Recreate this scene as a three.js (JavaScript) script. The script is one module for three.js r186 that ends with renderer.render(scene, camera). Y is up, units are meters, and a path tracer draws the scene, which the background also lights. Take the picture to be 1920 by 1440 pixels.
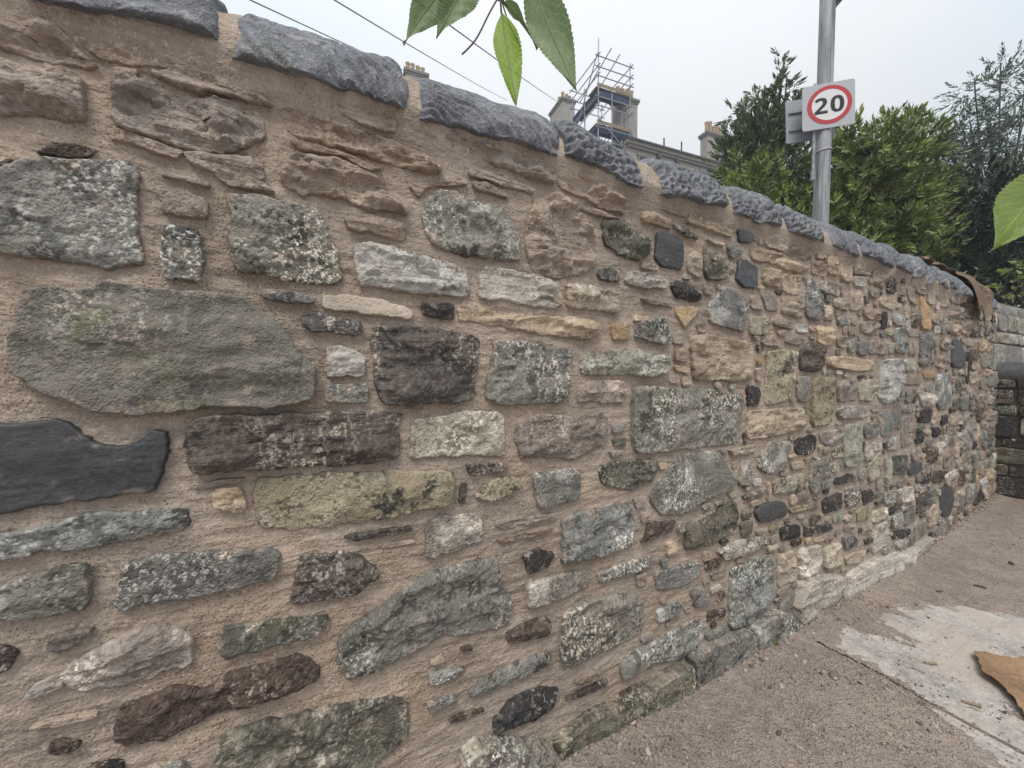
import * as THREE from 'three';
import { mergeGeometries, mergeVertices } from 'three/addons/utils/BufferGeometryUtils.js';
import { RoundedBoxGeometry } from 'three/addons/geometries/RoundedBoxGeometry.js';
import { TextGeometry } from 'three/addons/geometries/TextGeometry.js';
import { FontLoader } from 'three/addons/loaders/FontLoader.js';

// ---------------------------------------------------------------- camera, sky, sun, exposure
const scene = new THREE.Scene();
const camera = new THREE.PerspectiveCamera(90, 4 / 3, 0.05, 400);   // ultra-wide phone lens, held at 1.5 m
camera.position.set(0, 1.5, 0);
camera.rotation.set(-Math.atan(12 / 720), 0, 0);
scene.add(camera);

const renderer = new THREE.WebGLRenderer({ antialias: true });
renderer.toneMapping = THREE.LinearToneMapping;
renderer.toneMappingExposure = 1.52;
renderer.shadowMap.enabled = true;

const SUN = new THREE.Vector3(-0.06, 0.873, 0.484).normalize();       // high behind thin cloud
{
  // overcast sky: bright cloud deck, a little brighter round the hidden sun, thin bluish breaks
  const W = 1024, H = 512, data = new Float32Array(W * H * 4);
  const hash = (i, j, w) => { i = ((i % w) + w) % w; let n = (i * 374761393 + j * 668265263) | 0; n = Math.imul(n ^ (n >>> 13), 1274126177); return ((n ^ (n >>> 16)) >>> 0) / 4294967295; };
  const vn = (x, y, w) => { const i = Math.floor(x), j = Math.floor(y); let u = x - i, v = y - j; u = u * u * (3 - 2 * u); v = v * v * (3 - 2 * v); return (hash(i, j, w) * (1 - u) + hash(i + 1, j, w) * u) * (1 - v) + (hash(i, j + 1, w) * (1 - u) + hash(i + 1, j + 1, w) * u) * v; };
  for (let y = 0; y < H; y++) {
    const el = ((y + 0.5) / H - 0.5) * Math.PI;                      // row 0 is straight down
    for (let x = 0; x < W; x++) {
      const az = ((x + 0.5) / W - 0.5) * 2 * Math.PI;
      const dx = Math.cos(el) * Math.cos(az), dy = Math.sin(el), dz = Math.cos(el) * Math.sin(az);
      const c = dx * SUN.x + dy * SUN.y + dz * SUN.z;
      const fx = x / W * 12, fy = y / H * 9;
      const n = vn(fx, fy, 12) * .5 + vn(fx * 2, fy * 2, 24) * .3 + vn(fx * 4, fy * 4, 48) * .2;
      let L = 1.0 * (0.36 + 0.54 * Math.max(0, dy)) * (1 + 0.25 * Math.max(0, c) ** 3) * (0.95 + 0.1 * n);
      const blue = Math.min(1, Math.max(0, (n - 0.40) * 3.0)) * 0.75;
      const k = (y * W + x) * 4;
      data[k] = L * (0.945 - 0.20 * blue); data[k + 1] = L * (0.97 - 0.08 * blue); data[k + 2] = L * (1.015 - 0.01 * blue); data[k + 3] = 1;
    }
  }
  const sky = new THREE.DataTexture(data, W, H, THREE.RGBAFormat, THREE.FloatType);
  sky.mapping = THREE.EquirectangularReflectionMapping; sky.magFilter = THREE.LinearFilter; sky.minFilter = THREE.LinearFilter; sky.needsUpdate = true;
  scene.background = sky; scene.environment = sky;
}
const sun = new THREE.DirectionalLight(0xfff3e2, 1.5);
sun.position.copy(SUN).multiplyScalar(40); sun.target.position.set(2, 0, -2);
sun.castShadow = true; sun.shadow.radius = 45; sun.shadow.mapSize.set(2048, 2048);
Object.assign(sun.shadow.camera, { left: -25, right: 25, top: 25, bottom: -25, near: 1, far: 120 });
scene.add(sun, sun.target);

// ---------------------------------------------------------------- helpers
let seed0 = 12345;
function R() { seed0 = (seed0 + 0x6D2B79F5) | 0; let t = Math.imul(seed0 ^ (seed0 >>> 15), 1 | seed0); t = (t + Math.imul(t ^ (t >>> 7), 61 | t)) ^ t; return ((t ^ (t >>> 14)) >>> 0) / 4294967296; }
const RR = (a, b) => a + (b - a) * R();
const clamp = (x, a, b) => Math.min(b, Math.max(a, x));
const lerp = (a, b, t) => a + (b - a) * t;
const sstep = (a, b, x) => { const t = clamp((x - a) / (b - a), 0, 1); return t * t * (3 - 2 * t); };
function h3(i, j, k) { let n = (Math.imul(i, 374761393) + Math.imul(j, 668265263) + Math.imul(k, 974634777)) | 0; n = Math.imul(n ^ (n >>> 13), 1274126177); return ((n ^ (n >>> 16)) >>> 0) / 4294967295; }
// value noise in the plane, -1..1, with a layer number
function vn(x, y, k = 0) {
  const i = Math.floor(x), j = Math.floor(y); let u = x - i, v = y - j; u = u * u * u * (u * (u * 6 - 15) + 10); v = v * v * v * (v * (v * 6 - 15) + 10);
  return 2 * ((h3(i, j, k) * (1 - u) + h3(i + 1, j, k) * u) * (1 - v) + (h3(i, j + 1, k) * (1 - u) + h3(i + 1, j + 1, k) * u) * v) - 1;
}
function fbm(x, y, k = 0, o = 4) { let a = 0, w = 0.5, f = 1; for (let i = 0; i < o; i++) { a += w * vn(x * f + i * 17.3, y * f + i * 9.1, k + i); w *= 0.5; f *= 2.03; } return a; }
function worley(x, y, k = 0) {
  const i = Math.floor(x), j = Math.floor(y); let a = 9, b = 9;
  for (let q = -1; q <= 1; q++) for (let p = -1; p <= 1; p++) {
    const X = i + p + h3(i + p, j + q, k), Y = j + q + h3(i + p, j + q, k + 77), d = (X - x) ** 2 + (Y - y) ** 2;
    if (d < a) { b = a; a = d; } else if (d < b) b = d;
  }
  return [Math.sqrt(a), Math.sqrt(b)];
}
const taken = {};
function numbered(name) { const n = taken[name] = (taken[name] ?? -1) + 1; return n ? `${name}_${String(n).padStart(3, '0')}` : name; }
function thing(name, label, category, pos = [0, 0, 0], group) {
  const o = new THREE.Group(); o.name = numbered(name); o.position.set(...pos); o.userData = { label, category }; if (group) o.userData.group = group; scene.add(o); return o;
}
function tag(o, label, category, group) { o.userData.label = label; o.userData.category = category; if (group) o.userData.group = group; return o; }
function put(name, geo, mat, parent = scene) {
  const m = new THREE.Mesh(geo, mat); m.name = parent === scene ? numbered(name) : name; m.castShadow = m.receiveShadow = true; parent.add(m); return m;
}
function struct(name, geo, mat) { const m = put(name, geo, mat); m.userData.kind = 'structure'; return m; }
function geoOf(pos, idx, uv, col) {
  const g = new THREE.BufferGeometry(); g.setAttribute('position', new THREE.Float32BufferAttribute(pos, 3));
  if (uv) g.setAttribute('uv', new THREE.Float32BufferAttribute(uv, 2));
  if (col) g.setAttribute('color', new THREE.Float32BufferAttribute(col, 3));
  g.setIndex(idx); g.computeVertexNormals(); return g;
}
function box(w, h, d, x = 0, y = 0, z = 0, r = 0) { const g = r ? new RoundedBoxGeometry(w, h, d, 2, r) : new THREE.BoxGeometry(w, h, d); g.translate(x, y, z); return g; }
const V = (x, y, z) => new THREE.Vector3(x, y, z);
function rod(a, b, r0, r1 = r0, n = 8) {
  const d = b.clone().sub(a), L = d.length(), g = new THREE.CylinderGeometry(r1, r0, L, n, 1); g.translate(0, L / 2, 0);
  g.applyQuaternion(new THREE.Quaternion().setFromUnitVectors(V(0, 1, 0), d.normalize())); g.translate(a.x, a.y, a.z); return g;
}
function tubeOf(pts, r, seg = 24, n = 6) { return new THREE.TubeGeometry(new THREE.CatmullRomCurve3(pts), seg, r, n, false); }
const merge = (a) => mergeGeometries(a.map(g => { const q = g.index ? g.toNonIndexed() : g; for (const k of Object.keys(q.attributes)) if (!['position', 'normal', 'uv'].includes(k)) q.deleteAttribute(k); return q; }), false);

// ---------------------------------------------------------------- textures: fine colour and relief of stone, mortar, soil (1 tile = 1 m)
const T = 1024;
function periodic(fx, fy, oct, layer) {       // tileable fbm, 0..1
  const out = new Float32Array(T * T); let w = 0.5, tot = 0;
  for (let o = 0; o < oct; o++) {
    const px = fx << o, py = fy << o;
    for (let y = 0; y < T; y++) {
      const Y = y / T * py, j = Math.floor(Y); let v = Y - j; v = v * v * (3 - 2 * v); const j1 = (j + 1) % py;
      for (let x = 0; x < T; x++) {
        const X = x / T * px, i = Math.floor(X); let u = X - i; u = u * u * (3 - 2 * u); const i1 = (i + 1) % px;
        out[y * T + x] += w * ((h3(i, j, layer + o) * (1 - u) + h3(i1, j, layer + o) * u) * (1 - v) + (h3(i, j1, layer + o) * (1 - u) + h3(i1, j1, layer + o) * u) * v);
      }
    }
    tot += w; w *= 0.55;
  }
  let lo = 1e9, hi = -1e9; for (let i = 0; i < out.length; i++) { out[i] /= tot; lo = Math.min(lo, out[i]); hi = Math.max(hi, out[i]); }
  for (let i = 0; i < out.length; i++) out[i] = (out[i] - lo) / (hi - lo);
  return out;
}
function cells(n, layer, second) {            // tileable cellular noise, 0..1
  const out = new Float32Array(T * T);
  for (let y = 0; y < T; y++) for (let x = 0; x < T; x++) {
    const X = x / T * n, Y = y / T * n, i = Math.floor(X), j = Math.floor(Y); let a = 9, b = 9;
    for (let q = -1; q <= 1; q++) for (let p = -1; p <= 1; p++) {
      const ii = (i + p + n) % n, jj = (j + q + n) % n, dx = i + p + h3(ii, jj, layer) - X, dy = j + q + h3(ii, jj, layer + 50) - Y, d = dx * dx + dy * dy;
      if (d < a) { b = a; a = d; } else if (d < b) b = d;
    }
    out[y * T + x] = clamp(second ? Math.sqrt(b) - Math.sqrt(a) : Math.sqrt(a), 0, 1);
  }
  return out;
}
const nA = periodic(4, 4, 6, 1), nB = periodic(22, 22, 4, 20), nC = periodic(110, 110, 3, 40), nD = periodic(9, 9, 5, 60), nS = periodic(5, 44, 5, 80), nV = periodic(50, 6, 4, 100), cS = cells(64, 7), nG = periodic(300, 300, 1, 130), cP = cells(22, 9, true);
const toB = (v) => Math.round(255 * clamp(v <= 0.0031308 ? v * 12.92 : 1.055 * Math.pow(v, 1 / 2.4) - 0.055, 0, 1));
function colourMap(fn) {
  const d = new Uint8Array(T * T * 4), c = [0, 0, 0]; let s0 = 0, s1 = 0, s2 = 0;
  for (let i = 0; i < T * T; i++) { fn(i, c); s0 += c[0]; s1 += c[1]; s2 += c[2]; d[i * 4] = toB(c[0]); d[i * 4 + 1] = toB(c[1]); d[i * 4 + 2] = toB(c[2]); d[i * 4 + 3] = 255; }
  const t = new THREE.DataTexture(d, T, T, THREE.RGBAFormat); t.colorSpace = THREE.SRGBColorSpace; t.wrapS = t.wrapT = THREE.RepeatWrapping; t.magFilter = THREE.LinearFilter; t.minFilter = THREE.LinearMipmapLinearFilter; t.generateMipmaps = true; t.needsUpdate = true;
  t.userData = { mean: [s0 / T / T, s1 / T / T, s2 / T / T] }; return t;
}
function heightMap(fn) {
  const d = new Uint8Array(T * T * 4);
  for (let i = 0; i < T * T; i++) { const v = Math.round(255 * clamp(fn(i), 0, 1)); d[i * 4] = d[i * 4 + 1] = d[i * 4 + 2] = v; d[i * 4 + 3] = 255; }
  const t = new THREE.DataTexture(d, T, T, THREE.RGBAFormat); t.wrapS = t.wrapT = THREE.RepeatWrapping; t.magFilter = THREE.LinearFilter; t.needsUpdate = true; return t;
}
const bumpRough = heightMap(i => nB[i] * .45 + nC[i] * .4 + nG[i] * .15);
const bumpFine = heightMap(i => nC[i] * .6 + nG[i] * .4);
const bumpStrata = heightMap(i => nS[i] * .6 + nC[i] * .3 + nG[i] * .1);
const nStroke = periodic(18, 84, 3, 160);
const bumpMortar = heightMap(i => nStroke[i] * .30 + nB[i] * .26 + nC[i] * .24 + nG[i] * .10 + .08 - .3 * sstep(.13, .03, cS[i]) * sstep(.5, .6, nD[i]));
// base colours are linear; each kind = ground tone + dark and pale grains + stains that follow the noise
function kind(base, dark, pale, kd, kp, stain, ks, stretch) {
  return colourMap((i, c) => {
    const g = nC[i], p = nB[i], big = nA[i], mid = nD[i], st = stretch ? nS[i] : nB[i];
    const d = clamp((sstep(.49, .67, st * .4 + g * .45 + p * .15)) * kd + (sstep(.56, .70, mid)) * kd * .35, 0, 1);
    const l = clamp(sstep(.52, .68, (1 - g) * .55 + nG[i] * .25 + nV[i] * .2) * kp * (0.3 + 1.2 * sstep(.4, .68, big)), 0, 1);
    const s = sstep(.52, .66, mid * .6 + big * .4) * ks, t = .62 + .5 * p + .3 * g;
    for (let q = 0; q < 3; q++) { let v = base[q] * t; v = lerp(v, stain[q], s); v = lerp(v, dark[q], d); v = lerp(v, pale[q], l); c[q] = v; }
  });
}
const KIND = {
  g: [kind([.205, .198, .178], [.052, .050, .046], [.55, .54, .50], .75, .75, [.165, .16, .125], .7), bumpRough, .9, .013],
  d: [kind([.125, .118, .094], [.032, .031, .028], [.44, .42, .37], .7, .55, [.105, .104, .062], .7), bumpRough, .85, .014],
  t: [kind([.210, .20, .182], [.06, .058, .055], [.50, .485, .455], .6, .65, [.172, .165, .137], .5), bumpFine, .85, .008],
  n: [kind([.092, .078, .070], [.028, .025, .025], [.44, .40, .36], .7, .5, [.13, .10, .082], .5, true), bumpStrata, .9, .015],
  k: [kind([.036, .033, .033], [.010, .010, .010], [.42, .37, .33], .5, .42, [.080, .057, .045], .7), bumpRough, .95, .020],
  r: [kind([.075, .052, .043], [.020, .015, .014], [.40, .33, .28], .6, .45, [.15, .105, .078], .6), bumpRough, .95, .020],
  s: [kind([.060, .062, .068], [.027, .028, .032], [.22, .225, .23], .5, .25, [.08, .083, .086], .5, true), bumpStrata, .62, .005],
  b: [kind([.40, .325, .245], [.13, .105, .08], [.62, .56, .46], .5, .7, [.31, .23, .15], .55, true), bumpStrata, .95, .014],
  p: [kind([.275, .23, .198], [.09, .075, .069], [.52, .46, .41], .55, .6, [.23, .19, .145], .5), bumpRough, .92, .014],
  w: [kind([.45, .42, .38], [.11, .10, .09], [.70, .67, .62], .6, .8, [.32, .29, .245], .5, true), bumpStrata, .92, .014],
  e: [kind([.355, .335, .27], [.09, .085, .066], [.63, .63, .55], .6, .8, [.26, .25, .17], .5), bumpRough, .92, .014],
  y: [kind([.31, .265, .185], [.060, .057, .046], [.52, .48, .40], .8, .5, [.185, .175, .14], .8), bumpRough, .92, .014],
  m: [kind([.295, .242, .208], [.11, .086, .072], [.46, .385, .32], .5, .45, [.36, .285, .215], .6, true), bumpStrata, .96, .018],
  o: [kind([.47, .33, .19], [.17, .115, .07], [.6, .5, .36], .4, .4, [.39, .26, .13], .5), bumpRough, .92, .011],
  c: [kind([.45, .39, .32], [.2, .17, .14], [.55, .5, .43], .25, .3, [.39, .335, .27], .5), bumpFine, .85, .004],
  B: [kind([.198, .182, .158], [.075, .070, .062], [.46, .44, .40], .55, .5, [.195, .19, .115], 1), bumpFine, .9, .006],
};
const STONE_MAT = {};
for (const k in KIND) {
  const [map, bump, rough, sc] = KIND[k];
  STONE_MAT[k] = new THREE.MeshStandardMaterial({ map, bumpMap: bump, bumpScale: sc, roughness: rough, vertexColors: true, name: 'stone_' + k });
}
const mortarMap = colourMap((i, c) => {
  const a = nA[i], b = nB[i], g = nC[i], s = nS[i], t = .74 + .26 * a + .12 * (s - .5) + .16 * (nStroke[i] - .5) + .4 * (g - .5) + .3 * (b - .5);
  const dk = sstep(.14, .05, cS[i]) * sstep(.5, .6, nD[i]) * .5 + sstep(.60, .72, g * .7 + nG[i] * .3) * .38, pl = sstep(.60, .74, (1 - g) * .6 + nG[i] * .4) * .5, w = sstep(.5, .7, nD[i]);
  const base = [.412, .342, .286], pale = [.60, .52, .44], dark = [.10, .081, .068], warm = [.396, .320, .258];
  for (let q = 0; q < 3; q++) c[q] = lerp(lerp(lerp(base[q], warm[q], w) * t, pale[q], pl), dark[q], dk);
});
const M = {
  mortar: new THREE.MeshStandardMaterial({ map: mortarMap, bumpMap: bumpMortar, bumpScale: .014, roughness: .96, vertexColors: true, name: 'mortar' }),
};
const MEAN = {}; for (const k in KIND) MEAN[k] = KIND[k][0].userData.mean;
const MORTAR_MEAN = mortarMap.userData.mean;

// ---------------------------------------------------------------- the wall's line on the ground: nearly straight, turning slightly away at its far end
const dWall = (X) => 1.40 + .53 * X + (X > 1.9 ? .012 * (X - 1.9) ** 2 : 0);
const lineX = [], lineS = []; { let s = 0; const n0 = -4, n1 = 14, st = .002; let px = n0, pd = dWall(n0); for (let x = n0; x <= n1; x += st) { const d = dWall(x); s += Math.hypot(x - px, d - pd); lineX.push(x); lineS.push(s); px = x; pd = d; } const k = Math.round((0 - n0) / st), o = lineS[k]; for (let i = 0; i < lineS.length; i++) lineS[i] -= o; }
function wallAt(s, h, z, out = new THREE.Vector3()) {         // s along the wall, h above ground, z out of its face
  let lo = 0, hi = lineS.length - 1; while (hi - lo > 1) { const m = (lo + hi) >> 1; if (lineS[m] > s) hi = m; else lo = m; }
  const t = (s - lineS[lo]) / (lineS[hi] - lineS[lo]), X = lerp(lineX[lo], lineX[hi], t), d = dWall(X), sl = (dWall(X + .01) - dWall(X - .01)) / .02, L = Math.hypot(1, sl);
  return out.set(X + z * sl / L, h, -d + z / L);
}
const WALL_BASE = wallAt(2.5, 0, -.2);
const STONES=[
['m',-1270,2268,-1226,2274,-1148,2282,-1115,2249,-1074,2210,-1124,2198,-1181,2191,-1227,2200,-1271,2196],
['m',-1272,2172,-1228,2176,-1177,2175,-1099,2187,-1095,2082,-1151,2070,-1230,2061,-1273,2056],
['m',-931,2307,-872,2310,-831,2294,-838,2275,-900,2268,-930,2279],
['m',-816,2283,-788,2309,-724,2297,-647,2291,-643,2275,-749,2268,-816,2267],
['m',-627,2298,-491,2316,-406,2314,-408,2257,-476,2247,-565,2265,-623,2273],
['m',-1057,2180,-998,2213,-936,2199,-843,2217,-756,2208,-747,2154,-763,2135,-837,2080,-917,2067,-993,2076,-1056,2088],
['m',-1051,2222,-1006,2232,-1011,2199,-1044,2188],
['m',-931,2061,-837,2077,-763,2088,-751,2031,-834,2018,-910,2031],
['m',-720,2111,-675,2123,-566,2137,-477,2112,-378,2061,-373,2012,-446,2014,-493,2005,-566,2025,-676,2016,-714,2025],
['m',-725,2247,-565,2238,-413,2235,-263,2196,-272,2162,-437,2159,-565,2171,-700,2175],
['k',-1179,1991,-1154,2020,-1116,2026,-1082,2023,-1093,2005,-1138,1990],
['n',-1239,1947,-1216,1968,-1208,1966,-1231,1944],
['g',-1268,1928,-1231,1942,-1200,1970,-1125,1988,-1054,2009,-1007,2000,-1011,1940,-1015,1876,-1003,1806,-1006,1771,-1069,1752,-1147,1760,-1234,1766,-1271,1767],
['p',-975,1959,-921,1964,-877,1951,-876,1904,-922,1902,-970,1902],
['m',-975,1991,-938,2002,-871,1993,-875,1983,-938,1989],
['g',-966,1876,-894,1876,-891,1809,-894,1742,-937,1741,-968,1743,-970,1789],
['g',-838,1980,-752,1988,-623,1981,-595,1910,-582,1871,-561,1792,-596,1768,-678,1766,-754,1779,-821,1774,-841,1872,-835,1929],
['m',-557,1979,-477,1996,-378,1986,-382,1930,-467,1937,-552,1938],
['g',-763,1738,-713,1740,-638,1726,-641,1710,-713,1707,-766,1716],
['c',-615,1740,-568,1743,-479,1741,-366,1721,-357,1693,-366,1684,-479,1692,-615,1697],
['n',-675,1677,-625,1684,-569,1676,-516,1667,-508,1642,-528,1625,-597,1632,-648,1631,-676,1659],
['B',-1202,1698,-1128,1703,-1063,1728,-1020,1723,-975,1715,-817,1720,-775,1688,-714,1634,-679,1572,-636,1532,-636,1440,-757,1414,-873,1424,-945,1413,-1043,1413,-1085,1419,-1132,1449,-1173,1466,-1222,1513,-1222,1547,-1211,1633],
['w',-612,1590,-569,1591,-533,1585,-503,1561,-505,1502,-570,1503,-611,1506],
['g',-615,1478,-556,1481,-496,1484,-495,1420,-556,1422,-614,1429],
['s',-1276,1400,-1239,1403,-1138,1405,-1121,1384,-1086,1349,-1044,1335,-1006,1359,-986,1376,-961,1365,-962,1316,-977,1261,-991,1223,-1106,1218,-1242,1210,-1279,1209],
['n',-924,1403,-797,1401,-571,1402,-396,1387,-401,1319,-406,1240,-497,1236,-572,1240,-708,1248,-838,1258,-915,1256,-927,1291],
['b',-879,1208,-819,1214,-799,1149,-831,1144,-876,1166],
['m',-924,1217,-875,1235,-807,1233,-824,1221,-887,1217],
['y',-792,1188,-783,1223,-734,1227,-572,1221,-230,1190,-225,1144,-231,1073,-364,1067,-483,1062,-629,1064,-710,1072,-784,1093],
['g',-1273,1160,-1243,1163,-1163,1175,-1103,1192,-1046,1180,-981,1178,-927,1171,-925,1126,-969,1110,-1077,1105,-1164,1113,-1194,1113,-1210,1101,-1244,1109,-1273,1111],
['g',-1274,1045,-1244,1051,-1205,1065,-1142,1077,-1114,1071,-1102,1043,-1109,975,-1158,968,-1207,979,-1245,982,-1275,985],
['t',-1050,1056,-983,1063,-877,1050,-760,1034,-729,1016,-736,950,-801,937,-914,943,-1001,949,-1055,951,-1064,970],
['n',-684,998,-606,986,-573,986,-525,964,-473,908,-465,889,-510,867,-530,846,-574,847,-685,854,-709,868,-694,940],
['n',-1169,919,-1144,927,-1095,916,-1122,896,-1151,884,-1173,896],
['p',-1110,863,-1031,896,-951,881,-920,844,-918,792,-920,775,-986,768,-1051,760,-1141,787,-1160,838],
['w',-1195,824,-1160,835,-1146,801,-1185,792,-1215,799],
['k',-1269,937,-1246,924,-1216,902,-1232,869,-1242,868,-1269,880],
['d',-865,845,-762,835,-676,818,-606,806,-636,754,-763,760,-866,766],
['r',-1071,640,-1057,720,-1009,714,-953,732,-900,694,-843,720,-754,717,-677,710,-632,663,-633,623,-723,605,-804,608,-882,625,-918,612,-981,599,-1053,624],
['d',-883,518,-860,573,-765,557,-633,528,-576,531,-405,486,-377,440,-377,335,-476,305,-503,279,-578,268,-861,412],
['r',-1178,680,-1156,677,-1122,655,-1143,643,-1176,659],
['k',-1114,596,-1084,594,-1056,577,-1047,534,-1116,568],
['g',-1006,539,-955,535,-930,517,-916,461,-999,496],
['m',-1210,734,-1142,726,-1094,718,-1101,708,-1170,714],
['m',-351,2311,-264,2333,-151,2306,-7,2328,97,2325,178,2292,185,2239,67,2239,-111,2256,-209,2261,-335,2277],
['m',-171,2210,-43,2218,97,2199,90,2181,-43,2180,-165,2188],
['m',-159,2166,-111,2177,-22,2161,-15,2143,-151,2143],
['m',198,2311,313,2326,452,2295,533,2252,551,2197,453,2191,269,2225,203,2231],
['g',-335,2053,-277,2118,-222,2126,-111,2104,-43,2105,0,2062,29,2013,33,1926,-64,1918,-185,1914,-296,1928,-322,1979],
['m',90,2162,185,2203,295,2185,368,2125,388,2042,388,1976,361,1929,186,1876,90,1895,56,1969,56,2066],
['w',-538,1898,-478,1911,-313,1898,-217,1882,-171,1861,-162,1777,-266,1775,-361,1769,-468,1774,-520,1777],
['w',-126,1867,-99,1895,-7,1888,107,1883,204,1868,206,1769,90,1766,-43,1777,-132,1770],
['b',236,1872,361,1871,535,1861,514,1768,361,1778,237,1778],
['k',-326,1743,-242,1749,-218,1743,-220,1694,-302,1697,-328,1709],
['b',-210,1743,-112,1744,-43,1725,107,1737,342,1733,407,1716,390,1678,343,1654,107,1663,-43,1682,-204,1690],
['d',419,2145,491,2165,573,2140,692,2121,703,2056,637,2012,513,2017,425,2058],
['s',736,2160,848,2167,914,2143,912,2028,897,2008,778,2005,723,2038],
['d',397,1934,454,1970,513,1949,514,1904,406,1907],
['w',559,1955,661,1968,807,1945,797,1905,638,1895,544,1907],
['k',828,1940,890,1955,969,1946,1060,1907,1041,1874,955,1866,861,1877],
['o',851,1831,1041,1845,1006,1806,930,1739,888,1772],
['g',608,1705,656,1744,722,1765,773,1783,809,1742,824,1668,775,1647,679,1662,602,1677],
['o',470,1727,567,1735,570,1664,476,1657],
['m',639,1848,851,1853,844,1830,688,1829],
['n',-484,1664,-416,1660,-302,1667,-218,1653,-122,1640,-132,1576,-146,1502,-151,1428,-218,1412,-303,1421,-350,1402,-454,1417,-476,1480,-487,1589],
['g',-79,1634,29,1633,263,1616,263,1532,251,1439,220,1398,107,1401,-43,1400,-110,1427,-100,1502,-81,1566],
['e',316,1588,436,1613,608,1629,707,1598,821,1606,811,1527,707,1502,556,1512,316,1511,303,1545],
['p',303,1468,363,1491,547,1489,559,1456,538,1387,363,1397,295,1404],
['e',-359,1365,-280,1373,-180,1387,-33,1375,-28,1290,-33,1213,-180,1234,-304,1239,-373,1240,-368,1303],
['p',22,1319,91,1362,272,1347,449,1354,449,1220,364,1196,272,1170,122,1198,29,1201,11,1275],
['g',600,1460,642,1465,848,1450,1120,1441,1339,1416,1410,1394,1392,1295,1381,1152,1166,1150,851,1157,602,1167,585,1286],
['n',-182,1203,-44,1194,-18,1186,-44,1156,-167,1161],
['y',-153,1094,-80,1141,29,1135,45,1100,-15,1068,-113,1064],
['t',79,1139,188,1143,310,1136,313,1064,299,1008,108,1000,91,1073],
['d',401,1126,518,1147,745,1130,755,1087,711,1029,603,1002,421,1050],
['g',481,1296,548,1297,548,1269,481,1265],
['d',482,1242,554,1241,555,1206,488,1212],
['g',458,1190,539,1189,527,1167,473,1163],
['n',-202,1141,-177,1142,-183,1065,-208,1073],
['t',-317,1030,-268,1042,-153,1027,-117,1002,-117,926,-220,910,-322,911,-322,973],
['n',-573,1030,-472,1032,-369,1025,-364,1012,-447,1009,-533,1009],
['m',-472,986,-352,978,-357,967,-456,967],
['m',-65,922,139,929,188,928,146,907,-44,898],
['m',-71,975,29,977,188,974,163,958,-44,947],
['g',221,939,273,956,402,957,591,945,607,860,592,761,366,755,219,764,221,844],
['k',45,840,108,853,189,815,164,766,68,760],
['r',689,845,891,822,854,773,758,766,647,757,680,806],
['t',68,720,171,729,361,711,361,638,232,629,68,628],
['g',403,688,521,697,725,692,691,651,561,641,403,643],
['t',735,611,845,605,1057,588,1061,536,951,497,750,513],
['g',-585,733,-560,746,-473,786,-375,840,-305,863,-181,865,-65,860,-44,768,-22,723,7,650,-22,593,-182,610,-269,638,-366,611,-474,597,-566,598,-586,642],
['r',-37,564,29,577,132,579,172,561,157,503,-16,522],
['g',232,558,367,586,500,572,626,539,672,478,677,362,563,343,463,344,275,341,215,363,222,461],
['g',-158,405,-114,435,29,449,164,437,172,378,29,382,-72,381,-168,399],
['k',-87,251,-7,322,92,318,215,277,182,205,109,193,0,207,-66,208],
['g',-313,522,-270,517,-182,498,-221,475,-306,483],
['t',-319,427,-221,419,-213,392,-314,397],
['r',-246,332,-194,340,-114,324,-108,312,-221,318],
['r',241,218,368,219,464,217,455,195,349,197,249,204],
['r',534,125,675,124,685,98,546,96],
['g',533,266,608,281,787,295,1012,312,1073,293,1074,185,1034,144,685,189,540,177,530,220],
['g',751,421,832,433,921,424,896,372,762,368],
['g+',-199,216,-148,233,0,177,170,78,182,-50,-199,127],
['d+',189,84,352,121,443,120,644,113,893,134,945,145,958,6,859,-35,754,-20,540,-21,396,-22,282,-59,189,-33],
['g+',956,167,1113,178,1301,159,1455,144,1466,34,1400,-9,1233,2,969,9],
['g+',1474,149,1598,173,1770,149,1885,49,1823,6,1686,-13,1487,1],
['w+',1900,146,1981,264,2150,250,2485,191,2480,114,2277,1,2042,31,1915,34],
['w+',2513,13,2586,148,2945,172,3674,86,3608,-11,3043,8,2863,-10,2646,-13],
['w+',3710,86,4087,84,4231,87,4189,39,3888,37,3665,23],
['m',280,278,376,287,434,260,377,242,307,251],
['b',-310,561,-264,571,-255,546,-292,544],
['r',-203,571,-168,572,-156,551,-194,551],
['b',649,2235,832,2243,826,2185,643,2187],
['m',752,2282,924,2271,924,2253,759,2262],
['b',939,2274,1088,2272,1285,2262,1281,2223,1105,2230,939,2233],
['m',1047,2316,1311,2319,1571,2319,1561,2300,1311,2295,1055,2302],
['g',840,2212,940,2213,990,2194,1021,2171,925,2173,858,2196],
['b',1081,2181,1220,2183,1211,2165,1122,2167],
['s',1330,2276,1447,2274,1482,2237,1420,2215,1340,2214],
['b',952,2086,991,2113,1046,2100,1051,2005,1023,1983,946,2007],
['d',1061,2147,1131,2147,1230,2111,1270,2038,1214,1995,1092,1984,1063,2032],
['g',1237,2178,1313,2193,1383,2167,1278,2107],
['s',1351,2126,1421,2128,1524,2110,1521,2008,1506,1983,1395,1977,1316,2007,1333,2068],
['b',1449,2203,1563,2215,1765,2207,1674,2137,1460,2136],
['b',1582,2277,1670,2319,1785,2299,1787,2217,1572,2234],
['m',1808,2285,2070,2308,2047,2210,1809,2214],
['b',1673,2158,1743,2192,1956,2175,2073,2172,1957,2124,1766,2131],
['b',1580,2112,1744,2116,1741,2009,1571,2014],
['b',1767,2100,1964,2112,1960,1991,1826,1990,1758,2010],
['g',2050,2107,2113,2108,2227,1997,2217,1865,2081,1855,2018,1890,2021,2023],
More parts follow.
